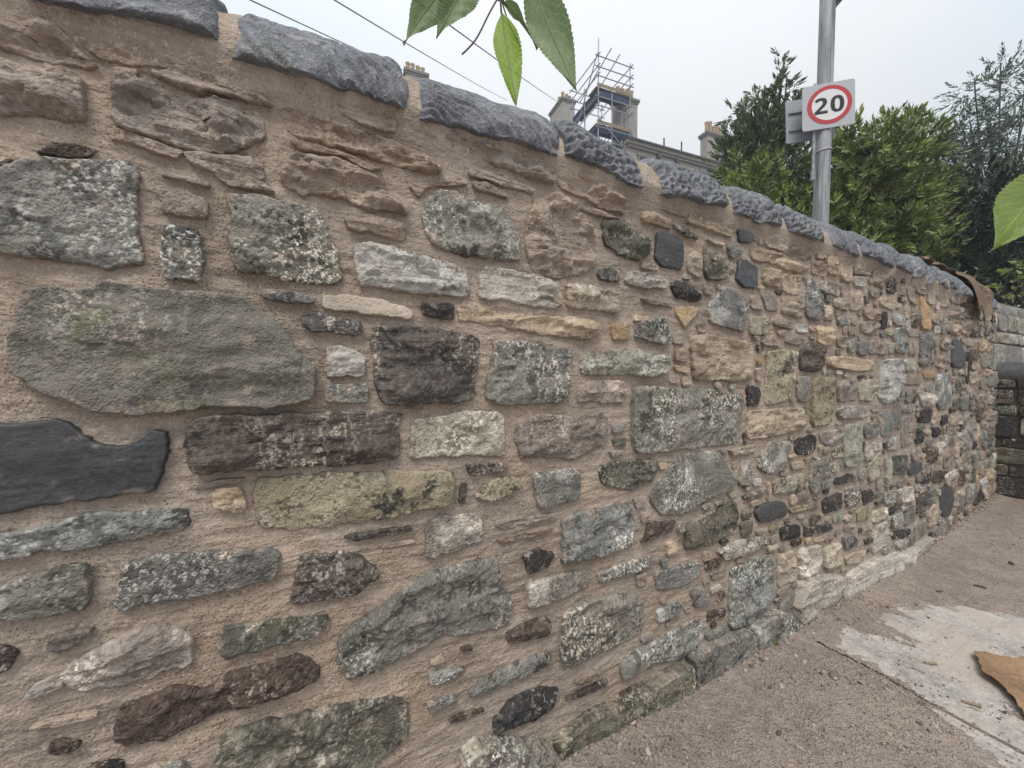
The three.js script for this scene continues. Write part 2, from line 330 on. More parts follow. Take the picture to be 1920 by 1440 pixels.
['t',1171,1974,1249,1967,1386,1939,1434,1916,1436,1844,1390,1744,1320,1746,1111,1774,1110,1875,1181,1908],
['p',1453,1940,1548,1926,1569,1872,1464,1875],
['p',1562,1963,1677,1963,1732,1916,1711,1872,1600,1881],
['b',1759,1968,1985,1961,1988,1858,1755,1869],
['y',1455,1834,1637,1848,1648,1798,1602,1735,1452,1731],
['p',1680,1818,1904,1846,1888,1788,1691,1789],
['p',1562,1701,1660,1723,1764,1704,1737,1675,1583,1681],
['p',1786,1711,1918,1761,2028,1734,1920,1688],
['b',972,1701,1116,1716,1429,1695,1492,1683,1483,1610,1471,1488,1279,1478,1187,1489,998,1484,978,1572],
['b',854,1562,959,1546,955,1515,861,1535],
['o',1513,1605,1579,1607,1580,1574,1519,1570],
['p',1504,1553,1570,1553,1566,1479,1511,1482],
['k',1433,1460,1546,1450,1562,1405,1538,1341,1435,1344],
['y',1615,1644,1765,1664,1920,1653,1917,1526,1902,1414,1828,1362,1594,1339,1612,1524],
['n',1968,1671,2084,1724,2202,1692,2258,1585,2179,1534,1965,1545],
['t',1936,1506,2083,1507,2081,1348,1939,1359],
['y',2109,1507,2415,1504,2414,1317,2360,1197,2097,1195],
['b',1435,1318,1690,1323,2013,1318,2041,1192,1693,1164,1438,1162],
['p',2431,1486,2726,1485,2731,1343,2442,1337],
['e',2751,1474,3060,1500,3046,1382,2947,1326,2755,1343],
['w',3103,1631,3516,1653,3503,1449,3419,1345,3214,1289,3066,1354,3088,1512],
['t',2443,1309,2877,1301,2924,1226,2880,1213,2490,1221,2430,1256],
['t',1640,1141,1705,1123,1850,1128,1869,1088,1812,1049,1814,964,1628,954,1524,1008,1553,1067],
['k',1926,1128,2163,1144,2166,1033,1971,1024,1916,1062],
['p',2189,1149,2522,1159,2524,1097,2307,1061,2211,1100],
['g',2090,996,2351,991,2371,793,2121,769,2094,816],
['t',899,1135,1103,1134,1209,1111,1286,1017,1346,945,1261,906,1073,881,966,853,909,847,782,866,719,925,712,975,823,1049],
['b',1275,1124,1512,1133,1523,1091,1303,1091],
['t',1377,1055,1469,1052,1486,915,1361,920],
['y',1677,915,2035,919,2012,820,1700,823],
['d',1404,860,1630,866,1588,839,1424,834],
['b',1870,999,2021,990,2009,949,1883,950],
['s',1508,768,1594,793,1789,781,1830,734,1814,686,1649,684,1555,694],
['d',948,784,1066,818,1343,849,1368,773,1355,698,1160,658,938,661],
['g',1182,615,1365,636,1593,612,1641,554,1458,544,1253,549],
['g',1308,486,1549,498,1707,485,1712,219,1484,144,1294,171,1295,398],
['k',1776,627,1981,606,1995,527,1778,538],
['k',2049,577,2371,542,2408,493,2038,519],
['k',2248,716,2513,730,2538,643,2501,613,2271,616],
['y',1853,730,2194,707,2195,676,1871,689],
['b',1746,467,1942,463,1946,280,1750,272],
['w',1984,454,2235,432,2265,322,2193,253,1964,268],
['b',2297,402,2515,389,2551,225,2288,254],
['b',2572,278,2931,253,2812,179,2590,216],
['t',1763,167,1918,205,2004,146,1855,106,1775,120],
['t',1015,396,1087,419,1138,375,1117,357,1015,372],
['r',1206,387,1255,389,1255,355,1194,346],
['r',1126,310,1265,296,1266,250,1118,266],
['g',1098,213,1258,208,1267,159,1112,157],
['p',1136,512,1262,508,1254,473,1154,464],
['b',2267,2275,2414,2297,2411,2161,2284,2166],
['b',2443,2312,2618,2320,2608,2131,2447,2158],
['w',2654,2198,2828,2205,2813,2132,2640,2128],
['b',2922,2270,3173,2320,3160,2155,2961,2179],
['k',3215,2261,3338,2260,3364,2140,3200,2143],
['b',2365,2010,2580,2045,2567,1940,2366,1962],
['b',2594,2093,2797,2115,2785,1972,2598,1957],
['b',3075,2095,3282,2116,3509,2063,3286,2014,3077,2040],
['k',3117,1992,3226,1993,3211,1867,3094,1868],
['o',3900,2188,3979,2187,4193,2073,4188,1909,3927,1920],
['d',3718,2073,3881,2056,3888,1918,3701,1923],
['g',3417,1896,3539,1887,3617,1694,3341,1694,3335,1834],
['g',3996,1870,4263,1885,4220,1604,3904,1599,3922,1771],
['s',4890,1884,5082,1873,5362,1738,5265,1598,4818,1603],
['g',4450,2085,4646,2091,4690,1939,4461,1896],
['p',3648,1777,3868,1805,3849,1683,3664,1687],
['t',2411,1892,2515,1914,2601,1874,2442,1842],
['g',2558,1752,2684,1773,2687,1673,2576,1670],
['g',2717,1752,2878,1752,2864,1656,2720,1660],
['b',2298,1634,2664,1640,2981,1628,3021,1555,2724,1541,2300,1569],
['b',3546,2248,3686,2239,3853,2103,3692,2105],
['t',4373,1539,4822,1531,4895,1271,4703,1191,4392,1213],
['p',3548,1196,3799,1166,3809,960,3537,927],
['t',3127,1248,3338,1256,3346,1069,3135,1048],
['k',3856,1033,4081,1035,4045,941,3860,938],
['k',4250,1062,4529,1034,4518,951,4285,964],
['k',4506,1149,4776,1146,4764,1060,4544,1053],
['e',2537,1190,2778,1169,2805,883,2531,891],
['g',2829,1166,3072,1175,3077,1068,2850,1062],
['r',4047,903,4412,871,4421,723,4211,718],
['s',3683,786,3999,779,3976,698,3711,690],
['k',3992,646,4302,659,4278,561,4009,579],
['r',4333,655,4637,628,4627,513,4339,543],
['r',5178,540,5456,528,5401,383,5189,391],
['s',4547,469,4858,450,4960,303,4841,155,4632,173,4539,345],
['e',2892,866,3139,947,3145,781,2932,733],
['k',2828,689,2998,681,3038,596,2849,583],
['k',2413,829,2682,837,2667,783,2414,787],
['g',3210,635,3429,620,3412,517,3214,532],
['w',3574,608,3801,598,3807,476,3580,482],
['w',3064,400,3280,401,3298,211,3016,191,3030,307],
['g',3352,422,3583,412,3588,302,3378,312],
['k',3389,289,3781,243,3735,194,3392,221],
['t',3868,267,4151,252,4130,113,3875,120],
['g',5276,891,5600,1032,5898,1032,5860,868,5484,745,5202,772],
['g',5724,698,6179,653,6003,447,5742,480],
['g',4223,497,4435,475,4439,416,4226,439],
['g',5403,360,5907,334,5874,124,5532,147],
['g',5123,1307,5486,1298,5497,1156,5173,1170],
['p',3533,1526,3988,1514,3965,1432,3537,1445],
['o',4012,1555,4311,1558,4255,1495,4043,1495],
['w',3863,1397,4354,1346,4329,1250,4001,1248],
['g',3584,1410,3763,1398,3731,1298,3588,1311],
['m',-1065,2089,-1051,2083,-971,2072,-925,2065,-941,2038,-1019,2053,-1061,2054],
['m',-1140,2291,-1080,2293,-968,2294,-938,2284,-933,2256,-988,2245,-1054,2233,-1072,2233,-1107,2258],
['m',-993,2230,-933,2269,-831,2270,-820,2257,-749,2253,-737,2228,-832,2228,-924,2211],
['m',-700,2157,-565,2156,-445,2139,-492,2121,-566,2145,-675,2135],
['m',-372,2113,-259,2148,-184,2175,-175,2150,-313,2115,-339,2075],
['m',556,2341,603,2329,734,2293,718,2273,588,2292],
['m',236,2172,382,2188,527,2172,396,2162],
['b',90,1835,211,1838,224,1808,216,1776],
['m',-872,2056,-758,2022,-727,2001,-834,1998,-867,2017],
['b',2174,1719,2290,1701,2377,1724,2372,1831,2291,1828,2150,1825],
['d',3369,735,3644,721,3637,793,3672,873,3364,888],
['g',2576,621,2763,611,2773,731,2657,750,2560,747],
['m',2763,1812,3052,1808,3044,1851,3052,1906,2744,1893],
['p',2888,1674,3189,1669,3195,1705,3197,1763,2912,1771],
['t',2197,2040,2453,2035,2439,2087,2423,2121,2296,2114,2193,2109],
['g',2573,323,2680,311,2778,315,2766,404,2540,427],
['b',4228,151,4320,150,4484,165,4458,338,4333,347,4198,303],
['k',3911,1116,4235,1097,4264,1158,4275,1225,3900,1224],
['p',4632,647,4784,639,5003,653,5012,790,4827,805,4642,776],
['g',3633,294,3732,291,3884,288,3853,373,3867,443,3642,445],
['m',2087,2140,2164,2138,2265,2138,2257,2218,2098,2238],
['t',3366,1082,3439,1098,3502,1079,3501,1293,3370,1317],
['m',2825,1933,2926,1915,3088,1921,3080,1954,3097,2006,2811,1998],
['n',3897,339,4158,351,4166,430,4179,499,4058,483,3925,485],
['m',861,1579,945,1572,951,1611,948,1640,861,1642],
['e',3014,419,3264,428,3262,462,3273,505,3028,517],
['e',3229,647,3274,666,3327,693,3319,793,3316,875,3212,905],
['m',4332,1609,4483,1584,4638,1595,4665,1706,4302,1708],
['y',2760,480,2862,486,2952,481,2979,562,2873,569,2747,560],
['m',5824,1306,5910,1204,5995,1246,5979,1494,5974,1727,5849,1631],
['e',3570,1547,3836,1561,3814,1594,3812,1653,3544,1653],
['m',4737,2086,5156,2082,5151,2134,5142,2202,4759,2187],
['d',1392,651,1444,649,1480,653,1485,725,1383,724],
['m',4477,1756,4776,1757,4782,1800,4755,1879,4631,1879,4457,1869],
['m',2633,2209,2771,2219,2869,2218,2847,2252,2848,2275,2637,2287],
['t',3253,940,3477,929,3444,971,3474,1033,3258,1026],
['k',5412,1465,5477,1429,5551,1444,5554,1725,5465,1771,5398,1768],
['t',3314,1916,3530,1903,3547,1964,3503,1994,3312,2000],
['n',5911,1020,6059,995,6264,1022,6335,1088,6294,1155,5907,1160],
['b',816,669,878,672,892,699,879,720,848,730,815,728],
['r',1096,532,1205,526,1220,554,1205,572,1099,570],
['b',5928,1794,6272,1798,6303,1885,6332,1935,6132,1948,5910,1935],
['b',4784,1929,4959,1914,5159,1918,5143,1972,5149,2019,4789,2016],
['g',4784,847,4902,851,5076,865,5059,907,5073,967,4743,969],
['b',2239,1871,2290,1872,2349,1860,2336,1957,2281,1960,2232,1965],
['m',625,577,659,567,681,574,683,625,654,624,620,626],
['p',6519,808,6747,795,6912,811,6935,959,6714,962,6527,964],
['b',4443,2146,4709,2159,4692,2206,4685,2255,4579,2275,4444,2259],
['d',5010,1373,5293,1370,5304,1441,5289,1497,4995,1490],
['p',3782,800,3860,803,3958,804,3987,914,3757,893],
['y',2382,969,2520,969,2520,1006,2517,1043,2381,1042],
['m',641,1984,707,1981,750,1984,752,1995,756,2012,652,2012],
['m',615,923,675,920,677,968,644,969,613,970],
['b',4860,1024,5248,1028,5251,1071,5270,1111,5048,1109,4876,1125],
['g',4422,38,4738,29,4766,90,4721,123,4434,118],
['k',5879,77,6099,72,6355,72,6288,186,5902,189],
['m',6449,1178,6866,1165,6841,1245,6865,1314,6661,1316,6455,1331],
['w',2855,902,2909,905,2978,910,2983,1014,2855,994],
['p',1951,747,2077,744,2088,775,2086,799,2024,806,1950,794],
['b',5401,1818,5800,1836,5872,1877,5865,1924,5408,1911],
['b',6367,65,6530,42,6750,64,6780,115,6749,193,6358,184],
['m',1066,1911,1129,1907,1137,1935,1129,1970,1095,1963,1069,1972],
['m',3812,2200,4067,2210,4065,2281,3939,2285,3838,2280],
['g',988,420,1063,425,1064,443,1061,474,1020,468,988,471],
['g',6214,708,6328,661,6443,668,6461,872,6199,866],
['m',2425,1706,2535,1698,2549,1779,2491,1773,2419,1775],
['g',1912,1773,1974,1770,2049,1778,2048,1794,2028,1828,1927,1822]];
const SMALL_STONES=[
['p',653,310,693,304,731,308,731,338,663,344],
['p',6032,1377,6341,1360,6353,1441,6330,1506,6011,1495],
['t',6078,1615,6244,1616,6364,1619,6374,1689,6349,1766,6090,1773],
['e',4102,2142,4256,2144,4271,2209,4274,2261,4191,2259,4097,2250],
['w',6189,202,6575,214,6567,266,6536,317,6121,318],
['g',3540,1215,3676,1214,3795,1210,3778,1283,3691,1276,3585,1282],
['m',850,1656,922,1658,930,1673,926,1693,889,1695,854,1698],
['m',5346,2182,5656,2186,5676,2224,5667,2284,5346,2284],
['b',3551,1972,3677,1975,3690,2084,3614,2085,3553,2070],
['p',5585,2029,5717,2005,5845,2005,5866,2070,5838,2135,5590,2142],
['e',6164,2154,6503,2171,6539,2210,6511,2267,6355,2277,6127,2269],
['d',3047,558,3105,550,3178,548,3179,590,3197,630,3050,631],
['t',3481,132,3576,131,3689,124,3676,184,3562,194,3443,186],
['m',5274,2009,5360,1990,5527,2000,5541,2048,5528,2109,5269,2103],
['b',6585,243,6931,237,6954,314,6900,382,6735,367,6574,360],
['m',1023,1724,1051,1719,1075,1721,1087,1770,1048,1770,1018,1766],
['t',6437,1401,6673,1394,6859,1396,6851,1503,6622,1493,6416,1502],
['b',2842,372,2986,365,2987,404,2969,434,2900,437,2838,422],
['m',6444,994,6783,971,6763,1112,6639,1134,6474,1103],
['p',2761,793,2818,774,2890,788,2879,851,2826,851,2762,852],
['b',6095,390,6398,395,6372,521,6236,519,6099,519],
['b',917,1461,943,1464,976,1469,972,1493,980,1509,909,1504],
['p',3681,1834,3773,1839,3887,1843,3885,1905,3695,1906],
['n',5599,1080,5859,1093,5859,1162,5864,1207,5739,1207,5627,1211],
['g',5783,2150,5947,2144,6099,2139,6092,2238,5962,2239,5766,2258],
['b',5572,1434,5811,1445,5804,1578,5700,1563,5580,1557],
['p',5010,28,5155,54,5145,100,5151,192,4995,201],
['y',2573,1791,2633,1792,2704,1794,2712,1818,2700,1846,2568,1847],
['m',1748,229,1882,223,1876,240,1893,263,1809,262,1754,258],
['g',2901,2089,2972,2077,3030,2086,3041,2109,3045,2144,2893,2144],
['w',4841,487,5089,492,5067,540,5097,586,4951,573,4832,580],
['d',5658,1691,5917,1697,5918,1755,5895,1803,5650,1812],
['w',2998,963,3132,965,3136,1029,3074,1036,3008,1030],
['w',4440,797,4547,791,4620,805,4637,899,4536,888,4448,892],
['g',5200,105,5326,111,5435,115,5459,155,5444,209,5182,200],
['b',5028,699,5106,694,5179,695,5189,835,5108,846,5030,826],
['m',2575,436,2640,433,2701,436,2694,457,2701,488,2567,494],
['b',5179,251,5298,241,5413,257,5417,307,5384,351,5173,347],
['e',2404,534,2520,537,2520,565,2531,592,2466,593,2410,586],
['m',3406,2155,3556,2148,3559,2188,3554,2223,3403,2221],
['n',1400,744,1436,742,1474,743,1480,788,1446,789,1404,785],
['n',6198,1993,6448,1989,6460,2128,6315,2133,6200,2101],
['m',4219,1988,4334,1982,4401,1980,4419,2080,4242,2063],
['g',6680,1622,6722,1562,6804,1613,6793,1885,6662,1912],
['b',649,857,669,858,691,862,699,899,646,897],
['m',2957,1255,3096,1241,3091,1314,3020,1312,2975,1311],
['m',6043,1217,6162,1199,6314,1213,6359,1273,6346,1311,6038,1312],
['m',6496,1943,6895,1925,6893,1987,6832,2033,6680,2022,6477,2031],
['b',1137,403,1197,402,1235,404,1227,434,1149,433],
['p',5339,619,5450,615,5582,619,5587,676,5592,707,5339,717],
['m',4916,386,5133,379,5124,478,5041,479,4931,472],
['t',5868,1978,6003,1958,6152,1964,6172,2022,6175,2058,5911,2070],
['p',4969,230,5066,210,5141,204,5135,330,4968,322],
['g',5566,1276,5705,1260,5816,1281,5776,1371,5695,1377,5560,1364],
['d',4938,1166,5102,1173,5102,1220,5115,1284,4949,1286],
['p',5341,1041,5424,1018,5519,1034,5528,1073,5530,1145,5342,1143],
['b',5948,711,5983,715,6035,684,6033,865,6034,978,5934,1004],
['b',5926,215,6010,210,6060,243,6075,295,6065,398,5922,405],
['d',6570,665,6732,652,6845,675,6860,733,6855,785,6607,786],
['m',5070,597,5309,601,5318,631,5299,676,5064,679],
['g',3470,623,3559,621,3631,625,3633,684,3467,674],
['b',2616,1857,2705,1861,2697,1901,2705,1928,2665,1928,2617,1924],
['p',4033,671,4093,669,4161,664,4164,716,4169,748,4036,765],
['w',3585,1867,3667,1858,3679,1918,3679,1965,3577,1954],
['b',1081,585,1108,583,1130,591,1132,629,1084,629],
['g',6415,426,6564,422,6725,410,6703,497,6560,523,6386,513],
['t',3722,109,3783,109,3858,112,3849,184,3787,173,3700,179],
['t',4081,1386,4182,1389,4255,1388,4251,1427,4238,1465,4103,1457],
['b',1869,742,1908,747,1936,748,1933,792,1900,805,1870,797],
['w',1496,902,1566,903,1575,920,1566,939,1505,945],
['r',1909,484,1967,478,2003,481,2001,517,1959,518,1898,512],
['b',1650,506,1734,500,1739,539,1696,535,1646,538],
['b',4352,1095,4409,1092,4494,1106,4497,1174,4347,1186],
['b',1635,809,1650,806,1663,818,1662,897,1645,917,1633,904],
['e',2566,517,2618,513,2684,514,2702,552,2566,556],
['g',889,768,910,763,935,766,933,784,929,806,891,803],
['t',6575,2082,6732,2058,6889,2083,6907,2124,6877,2164,6584,2158],
['y',1657,615,1701,617,1755,617,1748,651,1711,646,1662,649],
['b',764,1077,793,1075,813,1079,818,1102,791,1106,763,1108],
['n',3448,447,3496,442,3543,441,3543,531,3451,519],
['e',2374,876,2446,871,2451,911,2446,931,2404,937,2381,939],
['n',2110,582,2144,581,2190,592,2186,632,2111,633],
['b',6359,1800,6591,1805,6591,1893,6479,1912,6331,1898],
['k',2886,292,2940,287,3015,287,3015,331,2963,330,2872,328],
['m',1720,1740,1800,1740,1799,1756,1809,1776,1718,1773],
['d',3882,1049,3947,1044,4044,1052,4056,1078,4033,1099,3866,1100],
['m',4270,1783,4349,1781,4403,1780,4420,1849,4346,1856,4265,1851],
['p',3062,670,3100,671,3151,673,3156,734,3114,735,3059,730],
['m',821,1476,850,1474,897,1472,889,1488,891,1495,822,1494],
['b',2159,455,2291,448,2272,484,2223,480,2174,482],
['m',5194,1853,5281,1846,5381,1844,5383,1913,5281,1923,5166,1920],
['e',3236,1689,3317,1679,3316,1771,3282,1763,3247,1763],
['b',6358,1511,6452,1511,6622,1516,6593,1592,6331,1604],
['d',6574,540,6819,551,6820,593,6857,646,6704,633,6562,646],
['m',1675,551,1703,555,1740,555,1741,568,1743,591,1670,590],
['w',4287,1894,4375,1899,4444,1902,4422,1965,4298,1970],
['b',6170,550,6430,550,6415,594,6410,629,6278,640,6165,622],
['b',595,1745,641,1747,640,1769,625,1773,599,1771],
['p',2263,1007,2301,1011,2347,1009,2349,1047,2297,1052,2263,1050],
['k',3298,438,3359,432,3419,431,3431,483,3357,484,3302,474],
['d',2263,1981,2341,1980,2335,2009,2337,2025,2296,2028,2266,2030],
['g',779,626,815,629,813,644,818,662,793,661,776,663],
['m',778,452,820,447,822,483,797,478,778,476],
['m',1085,455,1130,457,1131,477,1131,487,1082,491],
['t',4645,838,4696,846,4737,855,4738,961,4691,959,4647,958],
['w',5519,485,5703,479,5705,518,5700,559,5506,555],
['m',4686,1649,4751,1636,4802,1636,4806,1681,4812,1728,4681,1716],
['e',4711,471,4757,467,4807,468,4800,580,4711,575],
['p',1271,2055,1312,2056,1312,2078,1308,2097,1273,2098],
['m',5623,29,5802,30,5815,61,5822,99,5718,110,5630,107],
['p',3978,501,4137,502,4148,530,4126,545,3976,549],
['g',1170,848,1249,849,1246,857,1248,870,1207,868,1177,869],
['m',2459,2049,2482,2052,2503,2060,2508,2096,2508,2130,2460,2120],
['b',1474,796,1540,799,1550,823,1510,824,1476,824],
['g',913,1964,965,1966,961,1989,940,1989,918,1993],
['p',3850,538,3900,535,3959,538,3955,563,3967,596,3848,597],
['p',2437,441,2521,447,2515,481,2484,483,2437,484],
['k',6616,2192,6866,2180,6849,2226,6839,2276,6749,2267,6645,2286],
['m',1529,632,1599,632,1605,644,1606,653,1573,656,1526,656],
['g',6487,1606,6575,1609,6668,1598,6649,1651,6664,1704,6481,1716],
['r',1531,1641,1576,1648,1577,1681,1558,1683,1530,1682],
['m',1358,507,1390,503,1423,503,1414,521,1412,528,1353,531],
['e',1287,871,1311,871,1338,876,1343,903,1311,898,1286,898],
['b',3218,1822,3324,1824,3316,1848,3320,1870,3266,1876,3235,1869],
['b',1312,1018,1352,1023,1350,1036,1351,1059,1311,1057],
['m',1968,634,2042,630,2030,651,2035,662,2004,667,1964,665],
['p',4291,2106,4391,2110,4399,2180,4340,2179,4290,2177],
['g',1072,844,1092,843,1118,842,1119,867,1095,872,1072,868],
['d',4178,348,4220,344,4273,349,4283,416,4215,415,4177,415],
['n',2817,2027,2846,2032,2890,2028,2881,2061,2888,2082,2816,2082],
['t',4131,908,4285,914,4297,930,4283,960,4206,952,4145,958],
['m',1160,1446,1201,1447,1202,1465,1199,1476,1177,1477,1158,1478],
['m',4899,2226,5040,2216,5046,2289,4984,2280,4882,2281],
['b',3706,616,3823,615,3819,639,3827,660,3774,661,3700,661],
['g',3511,1316,3570,1320,3566,1399,3537,1404,3511,1396],
['w',4820,62,4919,64,4921,97,4927,149,4873,133,4807,148],
['b',2056,468,2110,472,2115,482,2112,506,2048,506],
['t',3100,1810,3150,1799,3190,1807,3190,1848,3091,1841],
['g',3845,1168,3892,1169,3887,1306,3869,1297,3850,1285],
['y',1722,189,1780,189,1785,198,1779,218,1753,216,1712,213],
['e',3219,154,3265,150,3316,153,3315,194,3256,192,3217,194],
['b',2069,1790,2111,1789,2135,1793,2144,1805,2134,1821,2071,1820],
['d',5748,353,5883,360,5884,447,5805,451,5766,444],
['g',4499,131,4612,132,4603,192,4543,197,4497,190],
['m',5999,1520,6130,1513,6218,1519,6230,1578,6029,1574],
['k',1220,638,1245,639,1272,639,1278,651,1268,657,1214,660],
['p',4737,2223,4879,2218,4865,2254,4876,2277,4737,2274],
['y',4318,2215,4396,2219,4410,2246,4408,2283,4306,2279],
['r',3767,1299,3844,1293,3851,1330,3852,1354,3766,1351],
['b',1526,2228,1539,2230,1554,2233,1554,2279,1523,2274],
['m',946,363,970,362,987,365,986,383,940,385],
['k',5187,952,5247,961,5340,959,5342,1013,5258,1017,5192,1013],
['m',1759,930,1843,929,1840,949,1801,950,1768,950],
['r',1859,1131,1891,1127,1923,1130,1922,1157,1861,1154],
['k',4259,46,4298,31,4349,40,4351,64,4356,100,4269,102],
['g',3889,613,3966,612,3958,667,3918,683,3884,672],
['b',2144,2242,2206,2243,2198,2276,2176,2274,2140,2272],
['m',4603,972,4646,970,4694,974,4696,1009,4688,1044,4606,1042],
['r',1405,1143,1423,1147,1425,1171,1424,1203,1416,1203,1403,1199],
['b',4116,997,4218,989,4237,1014,4220,1041,4166,1038,4121,1039],
['m',2066,1741,2145,1739,2137,1754,2141,1765,2071,1766],
['p',2041,816,2067,819,2069,878,2051,884,2041,878],
['b',2483,66,2529,58,2532,83,2531,108,2480,107],
['m',6186,930,6267,922,6342,919,6354,1000,6274,995,6204,1004],
['m',813,333,851,330,852,344,853,354,818,350],
['w',5081,900,5255,899,5254,915,5255,943,5158,943,5090,947],
['g',1418,888,1474,885,1473,898,1474,905,1442,909,1422,909],
['b',1836,1025,1888,1025,1919,1023,1922,1042,1836,1043],
['b',2290,567,2360,568,2367,579,2360,595,2327,597,2300,595],
['e',5094,1537,5164,1531,5232,1530,5247,1566,5253,1580,5091,1582],
['y',2412,1648,2463,1648,2458,1672,2457,1689,2438,1692,2411,1691],
['w',2410,1519,2484,1520,2485,1544,2455,1548,2407,1548],
['r',1711,1974,1762,1977,1762,1986,1764,2001,1741,1999,1701,1998],
['k',5134,2224,5252,2220,5272,2248,5247,2280,5137,2282],
['m',2498,1797,2521,1803,2548,1799,2545,1848,2499,1842],
['r',1148,220,1171,221,1189,219,1185,244,1165,243,1149,243],
['g',5187,2089,5246,2082,5250,2202,5220,2202,5186,2194],
['k',5792,708,5864,715,5907,721,5916,790,5856,794,5800,786],
['w',3458,577,3550,572,3548,594,3548,615,3459,607],
['b',1483,1706,1530,1701,1531,1717,1533,1725,1503,1725,1478,1725],
['r',5569,1663,5630,1648,5629,1739,5628,1803,5576,1793],
['w',1281,1440,1321,1440,1320,1450,1316,1464,1304,1466,1283,1465],
['p',2064,1161,2129,1158,2126,1183,2101,1184,2066,1186],
['p',5611,687,5708,691,5711,740,5710,762,5664,773,5608,766],
['m',3490,2104,3535,2102,3582,2098,3588,2132,3543,2138,3496,2139],
['m',5625,1584,5716,1581,5786,1584,5782,1633,5681,1629,5608,1630],
['n',1825,634,1855,636,1876,635,1872,661,1848,662,1821,659],
['m',3329,163,3410,169,3412,210,3369,204,3341,202],
['p',1775,487,1834,484,1832,496,1827,506,1803,505,1766,507],
['b',2522,1503,2585,1503,2587,1517,2583,1534,2552,1533,2521,1530],
['b',4488,708,4580,710,4581,730,4584,759,4481,758],
['m',5337,1933,5407,1933,5480,1924,5486,1983,5345,1975],
['p',2302,431,2323,429,2342,425,2347,463,2322,467,2299,467],
['n',5459,34,5564,33,5567,69,5578,99,5452,93],
['m',1862,1355,1914,1357,1914,1368,1923,1380,1896,1380,1867,1380],
['g',6082,764,6151,761,6159,899,6119,875,6081,874],
['g',2014,597,2066,592,2072,606,2069,619,2018,619],
['p',2730,1764,2765,1765,2794,1768,2794,1796,2728,1795],
['b',5333,1505,5354,1512,5377,1514,5373,1596,5376,1668,5334,1658],
['e',3294,328,3310,319,3320,315,3321,428,3310,429,3297,415],
['k',4724,1915,4770,1913,4766,1962,4771,2025,4749,2016,4719,2021],
['p',3987,806,4047,807,4082,813,4094,824,4095,841,3983,843],
['g',5608,378,5713,385,5723,417,5720,437,5662,446,5608,448],
['m',2398,1909,2422,1908,2444,1913,2445,1926,2443,1945,2399,1944],
['m',2523,180,2603,179,2601,193,2601,202,2561,202,2525,202],
['b',5230,43,5296,40,5357,37,5341,92,5230,87],
['g',2693,773,2708,773,2730,774,2729,830,2698,825],
['b',2876,2177,2904,2175,2933,2176,2942,2193,2936,2209,2880,2209],
['m',4863,1450,4948,1445,4951,1474,4943,1504,4903,1506,4866,1511],
['e',3232,1889,3255,1888,3282,1888,3280,1940,3259,1936,3234,1936],
['p',2642,565,2708,567,2711,592,2671,591,2645,594],
['t',2790,698,2814,697,2844,705,2850,736,2819,732,2793,732],
['r',2276,746,2323,745,2332,774,2302,772,2278,773],
['t',4343,370,4448,363,4439,405,4401,403,4344,406],
['t',1224,1107,1266,1107,1262,1115,1259,1126,1241,1124,1223,1126],
['m',2984,2026,3017,2018,3051,2022,3055,2042,3055,2051,2994,2052],
['g',2156,730,2211,727,2215,736,2213,747,2149,750],
['k',3185,966,3208,959,3232,966,3240,988,3242,1003,3179,1000],
['n',2816,973,2827,970,2840,986,2844,1017,2843,1044,2818,1047],
['t',4923,1526,5017,1525,5013,1576,4980,1574,4923,1580],
['t',2036,1290,2052,1291,2072,1296,2075,1319,2056,1321,2035,1324],
['g',4208,520,4254,514,4314,519,4311,550,4248,548,4205,550],
['w',2235,1530,2251,1523,2272,1527,2271,1562,2232,1557],
['m',2288,1516,2329,1523,2333,1535,2334,1552,2294,1550],
['b',2200,1041,2234,1039,2239,1055,2234,1070,2213,1070,2194,1070],
['n',5542,1151,5568,1165,5596,1173,5603,1260,5539,1261],
['n',3464,2253,3507,2254,3549,2256,3545,2273,3542,2282,3460,2282],
['e',4462,414,4488,406,4528,404,4527,458,4493,468,4465,458],
['b',1985,2096,2040,2098,2035,2107,2036,2115,1983,2118],
['k',2747,1490,2807,1492,2818,1500,2812,1519,2756,1514],
['r',3431,2093,3477,2088,3477,2109,3479,2141,3436,2139],
['m',2935,1506,2974,1508,3007,1509,3011,1533,2971,1534,2945,1531],
['y',3794,1371,3842,1371,3851,1395,3842,1415,3784,1416],
['g',1906,240,1949,235,1953,247,1953,259,1927,260,1911,257],
['y',4316,1727,4388,1730,4399,1757,4401,1770,4319,1770],
['n',4017,282,4104,287,4107,301,4113,318,4073,321,4031,315],
['b',5482,419,5525,417,5580,423,5582,443,5591,467,5487,475],
['r',4823,1154,4852,1151,4881,1157,4892,1214,4816,1211],
['b',2412,1187,2474,1187,2476,1199,2474,1208,2417,1208],
['y',2718,1927,2774,1928,2772,1943,2768,1957,2746,1955,2718,1952],
['k',2237,1662,2257,1660,2283,1659,2283,1688,2258,1686,2244,1683],
['m',6355,1112,6377,1105,6415,1100,6417,1212,6350,1214],
['b',1523,1981,1540,1983,1562,1984,1556,2003,1523,2002],
['g',3323,648,3360,646,3386,644,3389,674,3321,677],
['p',4715,994,4778,993,4780,1030,4780,1050,4749,1046,4709,1046],
['m',6431,579,6551,579,6545,613,6548,634,6427,641],
['r',5584,1939,5700,1935,5707,1962,5691,1983,5589,1980],
['y',2964,1195,3017,1199,3018,1215,3012,1225,2987,1229,2965,1228],
['b',3087,1138,3099,1137,3110,1136,3108,1208,3097,1209,3086,1213],
['p',2844,1505,2873,1504,2898,1508,2897,1533,2844,1532],
['g',2936,230,2963,224,2983,231,2986,245,2987,260,2939,260],
['t',2468,908,2483,904,2513,909,2510,932,2485,934,2466,932],
['d',2214,2254,2254,2251,2257,2269,2263,2276,2212,2275],
